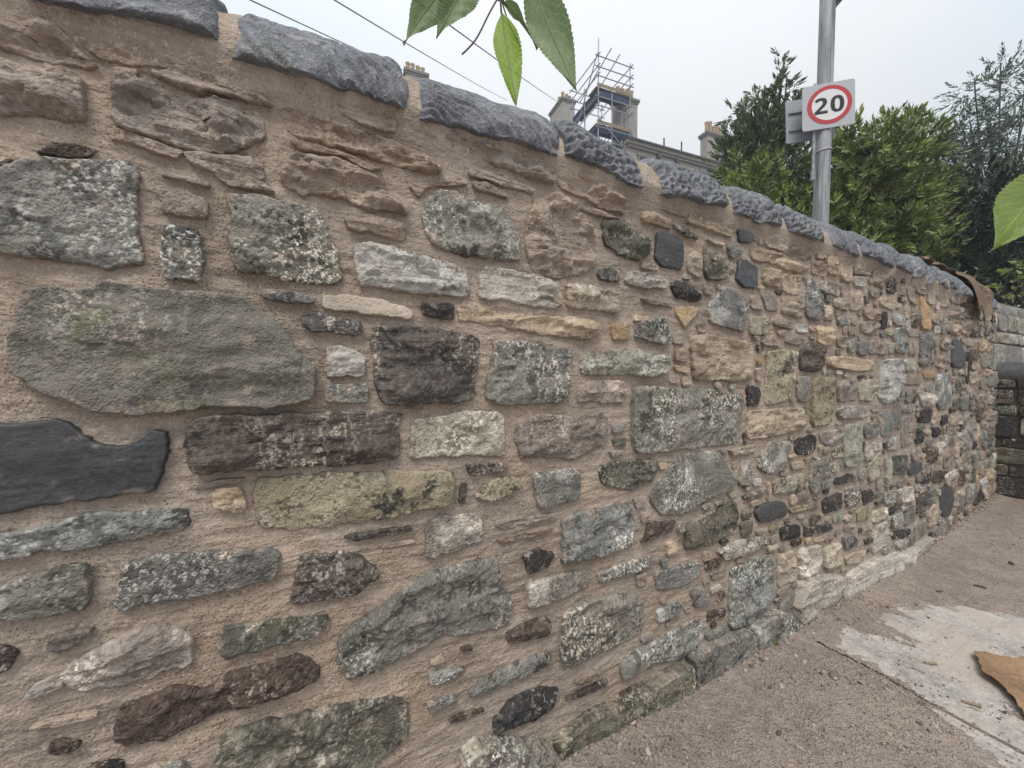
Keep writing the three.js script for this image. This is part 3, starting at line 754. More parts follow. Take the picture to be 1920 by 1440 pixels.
['m',2032,983,2069,986,2076,1011,2051,1008,2034,1006],
['k',3062,2110,3115,2111,3121,2119,3123,2136,3059,2139],
['m',4294,1477,4359,1480,4357,1498,4359,1524,4293,1522],
['g',4901,1346,4981,1346,4970,1394,4942,1394,4894,1389],
['t',5727,1944,5771,1939,5838,1936,5835,1964,5835,1991,5728,1982],
['m',5287,2124,5386,2125,5391,2140,5399,2169,5345,2164,5291,2168],
['b',3587,1786,3644,1782,3638,1824,3609,1822,3589,1822],
['b',4265,1079,4304,1083,4342,1080,4335,1121,4267,1117],
['b',5212,1946,5273,1945,5328,1951,5314,1988,5277,1986,5222,1982],
['y',5410,546,5490,546,5497,600,5453,601,5418,595],
['m',5339,1383,5447,1382,5433,1419,5401,1420,5330,1427],
['p',3875,1551,3904,1553,3947,1551,3942,1572,3946,1583,3876,1585],
['r',2778,400,2831,401,2826,428,2804,426,2784,427],
['g',4243,1621,4268,1622,4297,1617,4299,1672,4273,1664,4243,1665],
['e',3862,487,3887,486,3918,489,3922,507,3917,522,3860,521],
['m',6410,1639,6458,1643,6468,1685,6463,1741,6413,1752],
['p',2219,604,2238,602,2253,604,2251,616,2254,628,2215,627],
['g',6074,929,6116,930,6177,929,6167,984,6083,981],
['r',4206,1926,4276,1927,4272,1938,4277,1963,4240,1959,4207,1963],
['m',3746,2246,3770,2242,3805,2242,3806,2273,3747,2274],
['g',4494,229,4569,229,4579,261,4528,259,4490,260],
['g',3903,1851,3959,1849,3955,1883,3929,1887,3903,1886],
['t',3442,1315,3497,1312,3498,1343,3471,1341,3442,1339],
['d',2355,421,2374,423,2389,422,2392,443,2350,447],
['d',3183,925,3231,926,3239,942,3237,951,3184,950],
['d',4887,978,4923,983,4975,984,4970,1014,4883,1013],
['t',4658,1557,4690,1557,4732,1561,4732,1594,4659,1590],
['b',3326,268,3378,263,3377,279,3372,289,3320,293],
['m',5200,1324,5314,1324,5305,1335,5314,1352,5197,1350],
['g',4714,591,4750,588,4778,587,4789,627,4743,619,4705,623],
['b',4128,297,4186,294,4179,315,4180,328,4156,330,4119,328],
['e',6397,901,6503,904,6493,921,6506,943,6456,948,6401,954],
['b',4271,674,4318,669,4328,691,4322,702,4298,708,4267,704],
['m',6333,1017,6375,1023,6432,1022,6441,1061,6384,1061,6328,1064],
['m',4545,928,4611,926,4609,940,4612,958,4539,958],
['m',4432,709,4460,712,4464,736,4463,770,4446,774,4432,778],
['w',3571,426,3619,425,3622,452,3600,454,3574,451],
['p',4794,1016,4827,1027,4825,1079,4806,1087,4790,1092],
['m',6558,1720,6601,1722,6645,1724,6644,1775,6604,1770,6556,1767],
['d',4952,345,5030,342,5023,361,5027,374,4950,374],
['b',6353,1942,6407,1944,6463,1945,6463,1982,6414,1979,6364,1982],
['n',5225,698,5251,703,5286,701,5287,728,5277,747,5227,741],
['d',4707,2034,4752,2040,4753,2075,4725,2082,4702,2080],
['n',5265,1514,5317,1514,5320,1527,5317,1555,5295,1563,5264,1558],
['p',5593,580,5659,583,5663,626,5624,620,5593,624],
['p',5099,969,5171,971,5175,986,5169,1001,5091,999],
['y',6059,2078,6132,2075,6137,2099,6131,2120,6104,2119,6064,2121],
['m',5109,2036,5182,2035,5178,2053,5173,2073,5145,2068,5120,2071],
['b',5001,2033,5061,2034,5070,2069,5034,2064,5004,2065],
['r',5944,1185,6036,1178,6040,1202,6035,1215,5990,1213,5949,1214],
['m',5686,2161,5718,2152,5750,2158,5760,2171,5748,2192,5686,2195],
['y',6073,679,6103,680,6136,682,6136,704,6137,721,6062,726],
['p',6296,334,6385,332,6373,359,6378,371,6298,371],
['p',4812,1863,4842,1855,4867,1864,4869,1876,4869,1891,4818,1891],
['b',5426,2120,5485,2124,5493,2137,5491,2152,5459,2157,5423,2152],
['b',6129,337,6196,343,6201,359,6190,377,6165,379,6124,380],
['w',5228,552,5260,553,5301,550,5295,581,5262,583,5237,579],
['w',6699,1337,6767,1335,6780,1379,6742,1379,6696,1375],
['m',5949,1733,6004,1729,6003,1754,5997,1773,5975,1772,5943,1767],
['b',5094,508,5142,507,5141,541,5120,544,5093,537],
['t',5156,1977,5212,1976,5213,2010,5182,2005,5156,2005],
['m',6466,689,6506,692,6546,691,6539,725,6458,722],
['t',6370,1330,6398,1328,6427,1330,6432,1371,6404,1368,6369,1372],
['w',5840,808,5858,815,5892,812,5892,851,5863,850,5840,848],
['m',5858,38,5924,32,5920,48,5922,64,5864,66],
['e',6244,1524,6265,1525,6296,1529,6305,1559,6240,1563],
['w',6471,2094,6536,2091,6534,2110,6540,2122,6509,2126,6474,2126],
['m',5474,1326,5506,1326,5501,1340,5506,1367,5470,1372],
['y',6453,1126,6484,1123,6515,1128,6505,1159,6455,1160],
['b',6457,374,6517,379,6510,397,6514,409,6482,408,6451,416],
['g',6377,1266,6427,1265,6425,1277,6426,1294,6379,1299]];
// ---------------------------------------------------------------- the rubble wall
const wall = thing('stone_wall', 'long rubble stone wall freshly pointed with brown mortar under dark pitted copes', 'wall', [WALL_BASE.x, 0, WALL_BASE.z]); wall.userData.kind = 'thing';
const tmpV = new THREE.Vector3();
function wv(pos, s, h, z, base = WALL_BASE) { wallAt(s, h, z, tmpV); pos.push(tmpV.x - base.x, h - base.y, tmpV.z - base.z); }
// how far the pointing stands behind or before the wall's line
const mortarZ = (s, h) => -.006 + .007 * fbm(s * 4.5, h * 6, 300, 3) + .006 * fbm(s * 11 + h * 4, h * 46, 310, 3) + .0025 * fbm(s * 60, h * 70, 316, 2);
{ // pointing: one continuous sheet of mortar, uneven and brushed
  const pos = [], uv = [], col = [], idx = [];
  const sheet = (s0, s1, h0, h1, cs) => {
    const nx = Math.round((s1 - s0) / cs), ny = Math.round((h1 - h0) / cs), o = pos.length / 3;
    for (let j = 0; j <= ny; j++) for (let i = 0; i <= nx; i++) {
      const s = lerp(s0, s1, i / nx), h = lerp(h0, h1, j / ny);
      wv(pos, s, h, mortarZ(s, h)); uv.push(s + .02 * fbm(s * 3, h * 3, 5), h + .05 * fbm(s * 1.3, h * 1.3, 9) + .03 * s);
      const t = 1 + .16 * fbm(s * 1.4, h * 1.8, 320, 3) + .10 * fbm(s * 9, h * 12, 330, 2), w = sstep(.0, .35, fbm(s * 2.2 + 7, h * 2.2, 340, 3)); col.push(t, t * lerp(1, .965, w), t * lerp(1, .92, w));
    }
    for (let j = 0; j < ny; j++) for (let i = 0; i < nx; i++) { const a = o + j * (nx + 1) + i; idx.push(a, a + 1, a + nx + 2, a, a + nx + 2, a + nx + 1); }
  };
  sheet(-2.0, 1.7, -.1, 2.36, .0075); sheet(1.7, 6.8, -.1, 2.36, .014);
  put('pointing', geoOf(pos, idx, uv, col), M.mortar, wall);
}
{ // body of the wall behind the face
  const pos = [], uv = [], col = [], idx = [], ring = [[-.1, -.045], [2.34, -.045], [2.34, -.40], [-.1, -.40]], n = 40;
  for (let i = 0; i <= n; i++) for (const [h, z] of ring) { const s = lerp(-2, 6.79, i / n); wv(pos, s, h, z); uv.push(s, h + z); col.push(1, 1, 1); }
  for (let i = 0; i < n; i++) for (let j = 0; j < 4; j++) { const a = i * 4 + j, b = i * 4 + (j + 1) % 4; idx.push(a, b, b + 4, a, b + 4, a + 4); }
  const e = n * 4; idx.push(e, e + 1, e + 2, e, e + 2, e + 3, 0, 2, 1, 0, 3, 2);
  put('core', geoOf(pos, idx, uv, col), M.mortar, wall);
}
// relief of a stone's face by kind: [roughness of the break, height of ledges, how far it stands out]
const RELIEF = { g: [.0085, .006, .013], d: [.010, .007, .012], t: [.005, .002, .011], n: [.012, .008, .013], k: [.014, .006, .008], r: [.014, .008, .007], s: [.003, .0015, .011], b: [.010, .010, .011], p: [.010, .008, .010], w: [.012, .010, .012], e: [.012, .007, .012], y: [.008, .004, .010], m: [.009, .012, .009], o: [.007, .003, .009], c: [.002, .001, .009], B: [.006, .005, .018] };
function stoneGeo(poly, type, { cell = .009, stand = 0, base = WALL_BASE, at = wv, sd = R() * 1000 | 0, smear = 1, clean = 0 } = {}) {
  // outline: corners softened, edges broken
  let P = poly; const n0 = P.length; let per = 0; let area = 0;
  for (let i = 0; i < n0; i++) { const a = P[i], b = P[(i + 1) % n0]; per += Math.hypot(b[0] - a[0], b[1] - a[1]); area += a[0] * b[1] - b[0] * a[1]; }
  if (area < 0) P = P.slice().reverse();
  const size0 = Math.sqrt(Math.abs(area) / 2), C = []; for (let i = 0; i < n0; i++) { const a = P[i], b = P[(i + 1) % n0], k = size0 < .09 ? .09 : .13; C.push([lerp(a[0], b[0], k), lerp(a[1], b[1], k)], [lerp(a[0], b[0], 1 - k), lerp(a[1], b[1], 1 - k)]); }
  const size = Math.sqrt(Math.abs(area) / 2), m = clamp(Math.round(per / Math.max(cell, .007)), 14, 120), O = [];
  { let k = 0, acc = 0; const L = C.map((a, i) => { const b = C[(i + 1) % C.length]; return Math.hypot(b[0] - a[0], b[1] - a[1]); }), tot = L.reduce((a, b) => a + b, 0);
    for (let i = 0; i < m; i++) { const d = i / m * tot; while (acc + L[k] < d && k < C.length - 1) acc += L[k++]; const a = C[k], b = C[(k + 1) % C.length], t = (d - acc) / L[k]; O.push([lerp(a[0], b[0], t), lerp(a[1], b[1], t)]); } }
  const ja = Math.min(.0045, size * .04);
  for (const p of O) { const x = p[0], y = p[1]; p[0] += ja * (vn(x * 45, y * 45, sd) + .6 * vn(x * 110, y * 110, sd + 1)); p[1] += ja * (vn(x * 45, y * 45, sd + 2) + .6 * vn(x * 110, y * 110, sd + 3)); }
  let cx = 0, cy = 0; for (const p of O) { cx += p[0] / m; cy += p[1] / m; }
  let xx = 0, yy = 0, xy = 0; for (const p of O) { const a = p[0] - cx, b = p[1] - cy; xx += a * a; yy += b * b; xy += a * b; }
  const th = .5 * Math.atan2(2 * xy, xx - yy), ax = Math.cos(th), ay = Math.sin(th); let ea = 0, eb = 0;
  for (const p of O) { ea = Math.max(ea, Math.abs((p[0] - cx) * ax + (p[1] - cy) * ay)); eb = Math.max(eb, Math.abs(-(p[0] - cx) * ay + (p[1] - cy) * ax)); }
  const half = Math.max(0, ea - eb) * .9;
  const [rough, ledge, out] = RELIEF[type] ?? RELIEF.g, sizeK = clamp(size / .13, .35, 1.25), edge = clamp(size * .04, .002, .006);
  const tx = RR(-1, 1) * .05, ty = RR(-1, 1) * .06, proud = stand + out * RR(.6, 1.3), uo = RR(0, 1), vo = RR(0, 1), tone = type === 'm' ? RR(.95, 1.15) : RR(.82, 1.18), warm = RR(-.05, .05), fl = R() < .5 ? -1 : 1, bloomK = R() < .55 ? RR(.3, 1.3) : 0;
  const abs = [0, edge * .3, edge * .75, edge * 1.4], inner = clamp(Math.round((eb - edge) / cell), 2, 16), rings = abs.length + inner;
  const pos = [], uv = [], col = [], idx = [];
  const face = (x, y, e) => {
    const ke = (type === 'm' ? .5 : .25) + (type === 'm' ? .5 : .75) * sstep(0, .035, e);
    const cm = stand ? .55 : 1; let z = proud + cm * ke * rough * sizeK * (fbm(x * 8, y * 11, sd + 10, 4) * 1.5 + .45 * fbm(x * 34, y * 44, sd + 30, 3));
    const mk = type === 'm' ? 1.6 : 1, q = fbm(x * 6 * mk + 3, y * 13 * mk, sd + 20, 3) * 3.2, fq = q - Math.floor(q); z += cm * ke * ledge * sizeK * (Math.floor(q) + sstep(.80, .98, fq) + .3);
    z += (x - cx) * tx + (y - cy) * ty + .05 * Math.min(e, .06);
    const lowest = type === 'm' ? -.004 : .0035; if (z < stand + lowest) z = stand + lowest + (z - stand - lowest) * .12;
    if (e < edge) { const k = 1 - e / edge; z -= edge * 1.15 * (1 - Math.sqrt(Math.max(0, 1 - k * k))); }
    return z;
  };
  const mm = MEAN[type], ratio = mm ? [0, 1, 2].map(q => MORTAR_MEAN[q] / mm[q]) : [1, 1, 1];
  const push = (x, y, z, e, dv = 0) => {
    at(pos, x, y, z, base); uv.push(x * fl + uo, y + vo + dv);
    let t = tone * (1 + .22 * fbm(x * 7, y * 7, sd + 40, 3)); if ('gdntrep'.includes(type)) t *= 1 + bloomK * sstep(.10, .34, fbm(x * 8 + 2, y * 10, sd + 60, 4)); const c = [t * (1 + warm), t, t * (1 - warm)];
    // mortar left on the stone: patches with their own outline, mostly along the edges
    const sm = smear * sstep(.20, .30, fbm(x * 24, y * 30, sd + 50, 4) + .22 * sstep(.025, .0, e) - .19 - clean) * .75;
    for (let q = 0; q < 3; q++) c[q] = lerp(c[q], ratio[q] * .95, sm);
    col.push(...c);
  };
  for (const p of O) push(p[0], p[1], -.035, 0, (p[1] > cy ? 1 : -1) * (.035 + proud));
  for (let r = 0; r < rings; r++) for (const p of O) {
    const u = clamp((p[0] - cx) * ax + (p[1] - cy) * ay, -half, half), qx = cx + ax * u, qy = cy + ay * u, D = Math.hypot(qx - p[0], qy - p[1]);
    const fe = Math.min(.34, abs[3] / D); let f;
    if (r < 4) f = Math.min(abs[r] / D, .34 * r / 3); else f = lerp(fe, 1, (r - 3) / inner);
    const x = lerp(p[0], qx, f), y = lerp(p[1], qy, f); push(x, y, face(x, y, f * D), f * D);
  }
  for (let r = 0; r < rings; r++) for (let i = 0; i < m; i++) { const a = r * m + i, b = r * m + (i + 1) % m; idx.push(a, b, b + m, a, b + m, a + m); }
  return geoOf(pos, idx, uv, col);
}
const unpack = (a) => { const p = []; for (let i = 1; i < a.length; i += 2) p.push([a[i] / 1000, a[i + 1] / 1000]); return p; };
STONES.forEach((a) => {
  const type = a[0][0], plinth = a[0][1] === '+', poly = unpack(a); let s = 0; for (const p of poly) s += p[0] / poly.length;
  const cell = s < 1 ? .009 : s < 2.5 ? .012 : .02;
  put('stone', stoneGeo(poly, type, { cell, stand: plinth ? .045 : 0, smear: 'kscnr'.includes(type) ? .55 : .9, clean: type === 's' || type === 'c' ? .15 : 0 }), STONE_MAT[type], wall);
});
{ // pinnings and small stones, too many and too small to tell apart
  const by = {}; for (const a of SMALL_STONES) (by[a[0][0]] ??= []).push(stoneGeo(unpack(a), a[0][0], { cell: .022 }));
  for (const k in by) put('small_stones', mergeGeometries(by[k]), STONE_MAT[k], wall).userData.kind = 'stuff';
}
// copes: half-round, deeply pitted dark sandstone, bedded in mortar
const copeMap = colourMap((i, c) => {
  const t = .7 + .6 * nB[i], l = sstep(.55, .72, nC[i] * .6 + nG[i] * .4) * .5 + sstep(.6, .72, nD[i]) * .25, gr = sstep(.6, .75, nA[i]) * .4;
  const b = [.135, .145, .168], p = [.34, .345, .36], g = [.13, .14, .115]; for (let q = 0; q < 3; q++) c[q] = lerp(lerp(b[q] * t, g[q], gr), p[q], l);
});
M.cope = new THREE.MeshStandardMaterial({ map: copeMap, bumpMap: bumpRough, bumpScale: .011, roughness: .78, vertexColors: true, name: 'cope' });
const COPES = [[-2.0, -1.22, 0], [-1.19, -.852, 0], [-.822, -.383, 1], [-.349, .188, 1], [.212, .628, 2], [.722, 1.190, 3], [1.262, 1.694, 3], [1.752, 2.165, 2], [2.262, 2.638, 1], [2.70, 3.219, 3], [3.25, 3.597, 3], [3.636, 3.93, 3], [3.985, 4.192, 2], [4.27, 4.53, 2], [4.62, 4.80, 2], [4.865, 5.0, 2], [5.06, 5.45, 2], [5.50, 5.95, 2], [6.0, 6.35, 3], [6.41, 6.72, 2]];
const copeProfile = (a) => [Math.cos(a) * .215 - .165, 2.325 + Math.sin(a) * (a < Math.PI / 2 ? .225 : .225)];   // a from under the front edge over the top to the back
COPES.forEach(([s0, s1, style], ci) => {
  const near = s0 < 2, cs = near ? .005 : .010, nx = Math.max(8, Math.round((s1 - s0) / cs)), ny = near ? 120 : 60, pos = [], uv = [], col = [], idx = [], sd = 900 + ci * 13, tilt = RR(-.012, .012), lift = RR(-.008, .008);
  const a0 = -.42, a1 = Math.PI;
  for (let j = 0; j <= ny; j++) for (let i = 0; i <= nx; i++) {
    const u = i / nx, v = j / ny, a = lerp(a0, a1, Math.pow(v, 1.25)), arc = a * .22;
    let e = Math.min(u, 1 - u) * (s1 - s0), s = lerp(s0, s1, u); s += (e < .03 ? 1 : 0) * .012 * vn(arc * 14, ci, sd) * (1 - e / .03);
    let r = 1; if (e < .05) { const k = 1 - e / .05; r -= .16 * (1 - Math.sqrt(1 - k * k * .98)); }
    let p;
    if (style === 3) { const w = worley(s * 27 + .5 * vn(s * 14, arc * 14, sd), arc * 34 + .5 * vn(s * 14, arc * 14, sd + 9), sd); p = .006 - .024 * sstep(.52, .12, w[0]) * (.7 + .5 * vn(s * 5, arc * 5, sd + 2)); }
    else if (style === 2) { const w = worley((s + arc * .35) * 19, (arc - s * .3) * 40, sd); p = .005 - .018 * sstep(.55, .10, w[0]) + .004 * fbm(s * 30, arc * 30, sd, 2); }
    else if (style === 1) { const g = (s * .8 + arc * .7) * 26 + 2.2 * fbm(s * 7, arc * 5, sd, 3), t = .5 - .5 * Math.cos(g * 6.283); p = -.013 * sstep(.35, 1, t) * (.55 + .7 * vn(s * 11, arc * 8, sd + 4)) + .007 * fbm(s * 22, arc * 22, sd, 2); }
    else p = .018 * fbm(s * 9, arc * 12, sd, 4) + .006 * fbm(s * 40, arc * 40, sd + 3, 2);
    p += .022 * fbm(s * 4, arc * 6, sd + 5, 3);
    const [z, h] = copeProfile(Math.max(a, -.0)), under = Math.max(0, -a), cz = z + .165, ch = h - 2.325;
    const low = .014 * vn(s * 9, 3, sd + 6) + .008 * vn(s * 28, 5, sd + 7);
    const nn = Math.hypot(cz / .215, ch / .225) || 1;
    wv(pos, s, 2.325 + lift + tilt * (u - .5) * 4 + ch * r + p * (ch / .225) / nn + (under > 0 ? low * .6 + under * .01 : low * Math.max(0, 1 - ch / .07)), -.165 + cz * r - under * .22 + p * (cz / .215) / nn * (under > 0 ? 1 - under / .42 : 1));
    uv.push(s * 1 + ci * .37, arc + ci * .21); const t = 1 + .2 * fbm(s * 8, arc * 8, sd + 8, 3); col.push(t, t, t * 1.01);
  }
  for (let j = 0; j < ny; j++) for (let i = 0; i < nx; i++) { const a = j * (nx + 1) + i; idx.push(a, a + 1, a + nx + 2, a, a + nx + 2, a + nx + 1); }
  // close the two ends
  for (const i of [0, nx]) { const o = pos.length / 3; wv(pos, lerp(s0, s1, i / nx), 2.34, -.17); uv.push(0, 0); col.push(1, 1, 1); for (let j = 0; j < ny; j++) { const a = j * (nx + 1) + i; i ? idx.push(a, o, a + nx + 1) : idx.push(a, a + nx + 1, o); } }
  put('cope_stone', geoOf(pos, idx, uv, col), M.cope, wall);
});
{ // mortar bed and joints of the copes
  const pos = [], uv = [], col = [], idx = [], nx = 700, ny = 26;
  for (let j = 0; j <= ny; j++) for (let i = 0; i <= nx; i++) {
    const s = lerp(-2, 6.76, i / nx), v = j / ny, a = lerp(-.12, Math.PI, v), arc = a * .21; let z, h;
    const p = .010 * fbm(s * 14, arc * 14, 1500, 3) + .006 * fbm(s * 40, arc * 40, 1510, 2), r = .90;
    if (j === 0) { z = -.022; h = 2.20 + .03 * vn(s * 5, 2, 1520); } else { const aa = Math.max(a, 0); z = -.165 + Math.cos(aa) * (.215 * r + p); h = 2.322 + Math.sin(aa) * (.225 * r + p); }
    wv(pos, s, h, z); uv.push(s, arc + 2 - (j === 0 ? .12 : 0)); const t = 1 + .14 * fbm(s * 5, arc * 5, 1530, 2); col.push(t, t, t);
  }
  for (let j = 0; j < ny; j++) for (let i = 0; i < nx; i++) { const a = j * (nx + 1) + i; idx.push(a, a + 1, a + nx + 2, a, a + nx + 2, a + nx + 1); }
  put('cope_bed', geoOf(pos, idx, uv, col), M.mortar, wall);
}
// ---------------------------------------------------------------- ground: earth, concrete slabs of the path, soil and mortar droppings on them
const soilMap = colourMap((i, c) => {
  const t = .72 + .3 * nB[i] + .3 * (nC[i] - .5) + .2 * (nA[i] - .5), dk = sstep(.16, .06, cS[i]) * .5, pl = sstep(.66, .78, nC[i] * .5 + nG[i] * .5) * .5;
  const b = [.35, .292, .255], d = [.11, .088, .075], p = [.56, .49, .43]; for (let q = 0; q < 3; q++) c[q] = lerp(lerp(b[q] * t, p[q], pl), d[q], dk);
});
const slabMap = colourMap((i, c) => {
  const t = .88 + .4 * (nB[i] - .5) + .4 * (nC[i] - .5) + .5 * (nA[i] - .5), dust = sstep(.42, .62, nA[i] * .6 + nD[i] * .4) * .7, pl = sstep(.62, .75, nC[i] * .5 + nG[i] * .5) * .35, sk = sstep(.60, .74, nS[i]) * .3;
  const b = [.47, .44, .415], d = [.40, .34, .295], p = [.64, .615, .59], k = [.27, .24, .22]; for (let q = 0; q < 3; q++) c[q] = lerp(lerp(lerp(b[q] * t, d[q], dust), p[q], pl), k[q], sk);
});
const bumpSoil = heightMap(i => nB[i] * .2 + nC[i] * .5 + nG[i] * .3);
M.soil = new THREE.MeshStandardMaterial({ map: soilMap, bumpMap: bumpSoil, bumpScale: .02, roughness: .97, vertexColors: true, name: 'soil' });
M.slab = new THREE.MeshStandardMaterial({ map: slabMap, bumpMap: bumpRough, bumpScale: .006, roughness: .8, name: 'concrete' });
M.earth = new THREE.MeshStandardMaterial({ map: (() => { const t = soilMap.clone(); t.repeat.set(200, 200); return t; })(), roughness: 1, name: 'earth' });
{ const g = new THREE.PlaneGeometry(500, 500, 1, 1); g.rotateX(-Math.PI / 2); g.translate(0, -.06, 0); struct('ground', g, M.earth); }
const pavement = new THREE.Group(); pavement.name = 'pavement'; pavement.userData.kind = 'structure'; scene.add(pavement);
const joint = (w, s) => .012 * fbm(w * 6, Math.round(s * 2), 2000, 4) + .004 * vn(w * 40, Math.round(s * 2), 2010);
function slab(s0, s1, w0, w1) {      // a slab with chipped, slightly uneven edges
  const pos = [], uv = [], idx = [], nx = Math.round((s1 - s0) / .035), ny = 30;
  for (let j = 0; j <= ny; j++) for (let i = 0; i <= nx; i++) {
    let s = lerp(s0, s1, i / nx), w = lerp(w0, w1, j / ny); const e = i === 0 || i === nx;
    if (e) s += joint(w, i ? s1 : s0);
    wallAt(s, 0, w, tmpV); pos.push(tmpV.x, (e ? -.004 : 0) + .003 * fbm(s * 1.5, w * 1.5, 2020, 2), tmpV.z); uv.push(s * .8 + s0 * .31, w * .8);
  }
  const top = pos.length / 3;
  for (let j = 0; j < ny; j++) for (let i = 0; i < nx; i++) { const a = j * (nx + 1) + i; idx.push(a, a + nx + 2, a + 1, a, a + nx + 1, a + nx + 2); }
  const rim = []; for (let i = 0; i <= nx; i++) rim.push(i); for (let j = 1; j <= ny; j++) rim.push(j * (nx + 1) + nx); for (let i = nx - 1; i >= 0; i--) rim.push(ny * (nx + 1) + i); for (let j = ny - 1; j > 0; j--) rim.push(j * (nx + 1));
  for (const r of rim) { pos.push(pos[r * 3], pos[r * 3 + 1], pos[r * 3 + 2]); uv.push(uv[r * 2], uv[r * 2 + 1]); }
  for (const r of rim) { pos.push(pos[r * 3], -.055, pos[r * 3 + 2]); uv.push(uv[r * 2], uv[r * 2 + 1] + .05); }
  const n = rim.length; for (let k = 0; k < n; k++) { const a = top + k, b = top + (k + 1) % n; idx.push(a, b, b + n, a, b + n, a + n); }
  put('concrete_slab', geoOf(pos, idx, uv), M.slab, pavement);
}
slab(-1.6, 1.858, .03, 3.0); slab(1.882, 4.35, .03, 3.0); slab(4.365, 7.3, .03, 3.0);
// swept patch of bare concrete, in metres along and out from the wall
const BARE = [[1.93, .20], [2.55, .17], [3.0, .33], [3.25, .7], [3.3, 2.6], [1.2, 2.6], [1.25, 1.0], [1.5, .80], [1.72, .70], [1.87, .62]];
function inPoly(P, x, y) { let r = false; for (let i = 0, j = P.length - 1; i < P.length; j = i++) if ((P[i][1] > y) !== (P[j][1] > y) && x < (P[j][0] - P[i][0]) * (y - P[i][1]) / (P[j][1] - P[i][1]) + P[i][0]) r = !r; return r; }
function distPoly(P, x, y) { let d = 9; for (let i = 0, j = P.length - 1; i < P.length; j = i++) { const ax = P[j][0], ay = P[j][1], bx = P[i][0] - ax, by = P[i][1] - ay, t = clamp(((x - ax) * bx + (y - ay) * by) / (bx * bx + by * by), 0, 1); d = Math.min(d, Math.hypot(x - ax - t * bx, y - ay - t * by)); } return inPoly(P, x, y) ? d : -d; }
function soilH(s, w) {
  const bare = distPoly(BARE, s, w);
  let h = .009 + .020 * sstep(.16, .0, w) + .008 * fbm(s * 3, w * 3, 2100, 4) + .007 * fbm(s * 14, w * 14, 2110, 3) + .006 * Math.max(0, fbm(s * 40, w * 40, 2120, 2));
  h -= .020 * sstep(-.16, .20, bare + .18 * fbm(s * 5, w * 5, 2130, 4) + .05 * fbm(s * 30, w * 30, 2135, 2)) * (1 + .6 * fbm(s * 9, w * 4, 2140, 3));
  return h;
}
{
  const pos = [], uv = [], col = [], idx = [];
  const sheet = (s0, s1, w0, w1, cs) => {
    const nx = Math.round((s1 - s0) / cs), ny = Math.round((w1 - w0) / cs), o = pos.length / 3;
    for (let j = 0; j <= ny; j++) for (let i = 0; i <= nx; i++) {
      let s = lerp(s0, s1, i / nx); const w = lerp(w0, w1, j / ny); if (Math.abs(s - 1.87) < .1) s += joint(w, 1.87) * (1 - Math.abs(s - 1.87) / .1); wallAt(s, 0, w, tmpV); pos.push(tmpV.x, soilH(s, w) + .004 * sstep(.55, .85, h3(Math.round(s * 90), Math.round(w * 90), 5)) * (R() < .4 ? 1 : 0), tmpV.z); uv.push(s, w);
      const t = 1 + .2 * fbm(s * 2.5, w * 2.5, 2150, 3) + .15 * fbm(s * 12, w * 12, 2160, 2); col.push(t, t * .99, t * .98);
    }
    for (let j = 0; j < ny; j++) for (let i = 0; i < nx; i++) { const a = o + j * (nx + 1) + i; idx.push(a, a + nx + 2, a + 1, a, a + nx + 1, a + nx + 2); }
  };
  sheet(0, 1.859, -.03, 1.3, .008); sheet(1.881, 2.6, -.03, 1.3, .008); sheet(1.845, 1.895, -.03, .15, .008); sheet(2.6, 7.4, -.03, 1.6, .016); sheet(-1.6, 0, -.03, 1.6, .05); sheet(0, 2.6, 1.3, 3, .06);
  struct('soil', geoOf(pos, idx, uv, col), M.soil);
}
{ // crumbs of soil and mortar, gravel
  const mk = (k) => { const g = mergeVertices(new THREE.IcosahedronGeometry(1, 1).deleteAttribute('uv').deleteAttribute('normal'), 1e-3), p = g.attributes.position; for (let i = 0; i < p.count; i++) { const f = .72 + .5 * h3(i, k, 31); p.setXYZ(i, p.getX(i) * f, p.getY(i) * f * .7, p.getZ(i) * f); } g.computeVertexNormals(); return g; };
  const tones = [[.31, .255, .215], [.27, .22, .185], [.11, .09, .078], [.36, .30, .26], [.21, .175, .15]];
  const n = 20000, m4 = new THREE.Matrix4(), q = new THREE.Quaternion(), e = new THREE.Euler(), sc = V(1, 1, 1), c = new THREE.Color();
  const im = new THREE.InstancedMesh(mk(1), new THREE.MeshStandardMaterial({ roughness: .97, name: 'crumb' }), n); im.name = 'soil_crumbs'; im.castShadow = im.receiveShadow = true;
  for (let i = 0; i < n; i++) {
    let s, w, keep = false; while (!keep) { s = i % 3 ? RR(.2, 2.7) : RR(2.4, 7.2); w = Math.pow(R(), 1.3) * 1.25 - .01; const cl = fbm(s * 5, w * 5, 2200, 3); keep = distPoly(BARE, s, w) < 0 ? R() < .45 + cl : R() < .10 + .25 * cl; if (w < .07) keep = true; }
    const r = .0016 + .0036 * R() ** 3 + (R() < .02 ? RR(.003, .009) : 0) + (w < .05 ? RR(0, .006) : 0), t = tones[Math.floor(R() * 5)], v = RR(.8, 1.2);
    wallAt(s, 0, w, tmpV); const y = Math.max(soilH(s, w), 0); m4.compose(V(tmpV.x, y + r * .25, tmpV.z), q.setFromEuler(e.set(RR(0, 6), RR(0, 6), RR(0, 6))), sc.set(r * RR(.8, 1.6), r, r)); im.setMatrixAt(i, m4); im.setColorAt(i, c.setRGB(t[0] * v, t[1] * v, t[2] * v));
  }
  im.userData.kind = 'stuff'; tag(im, 'crumbs of brown soil and mortar scattered on the path', 'soil'); scene.add(im);
}
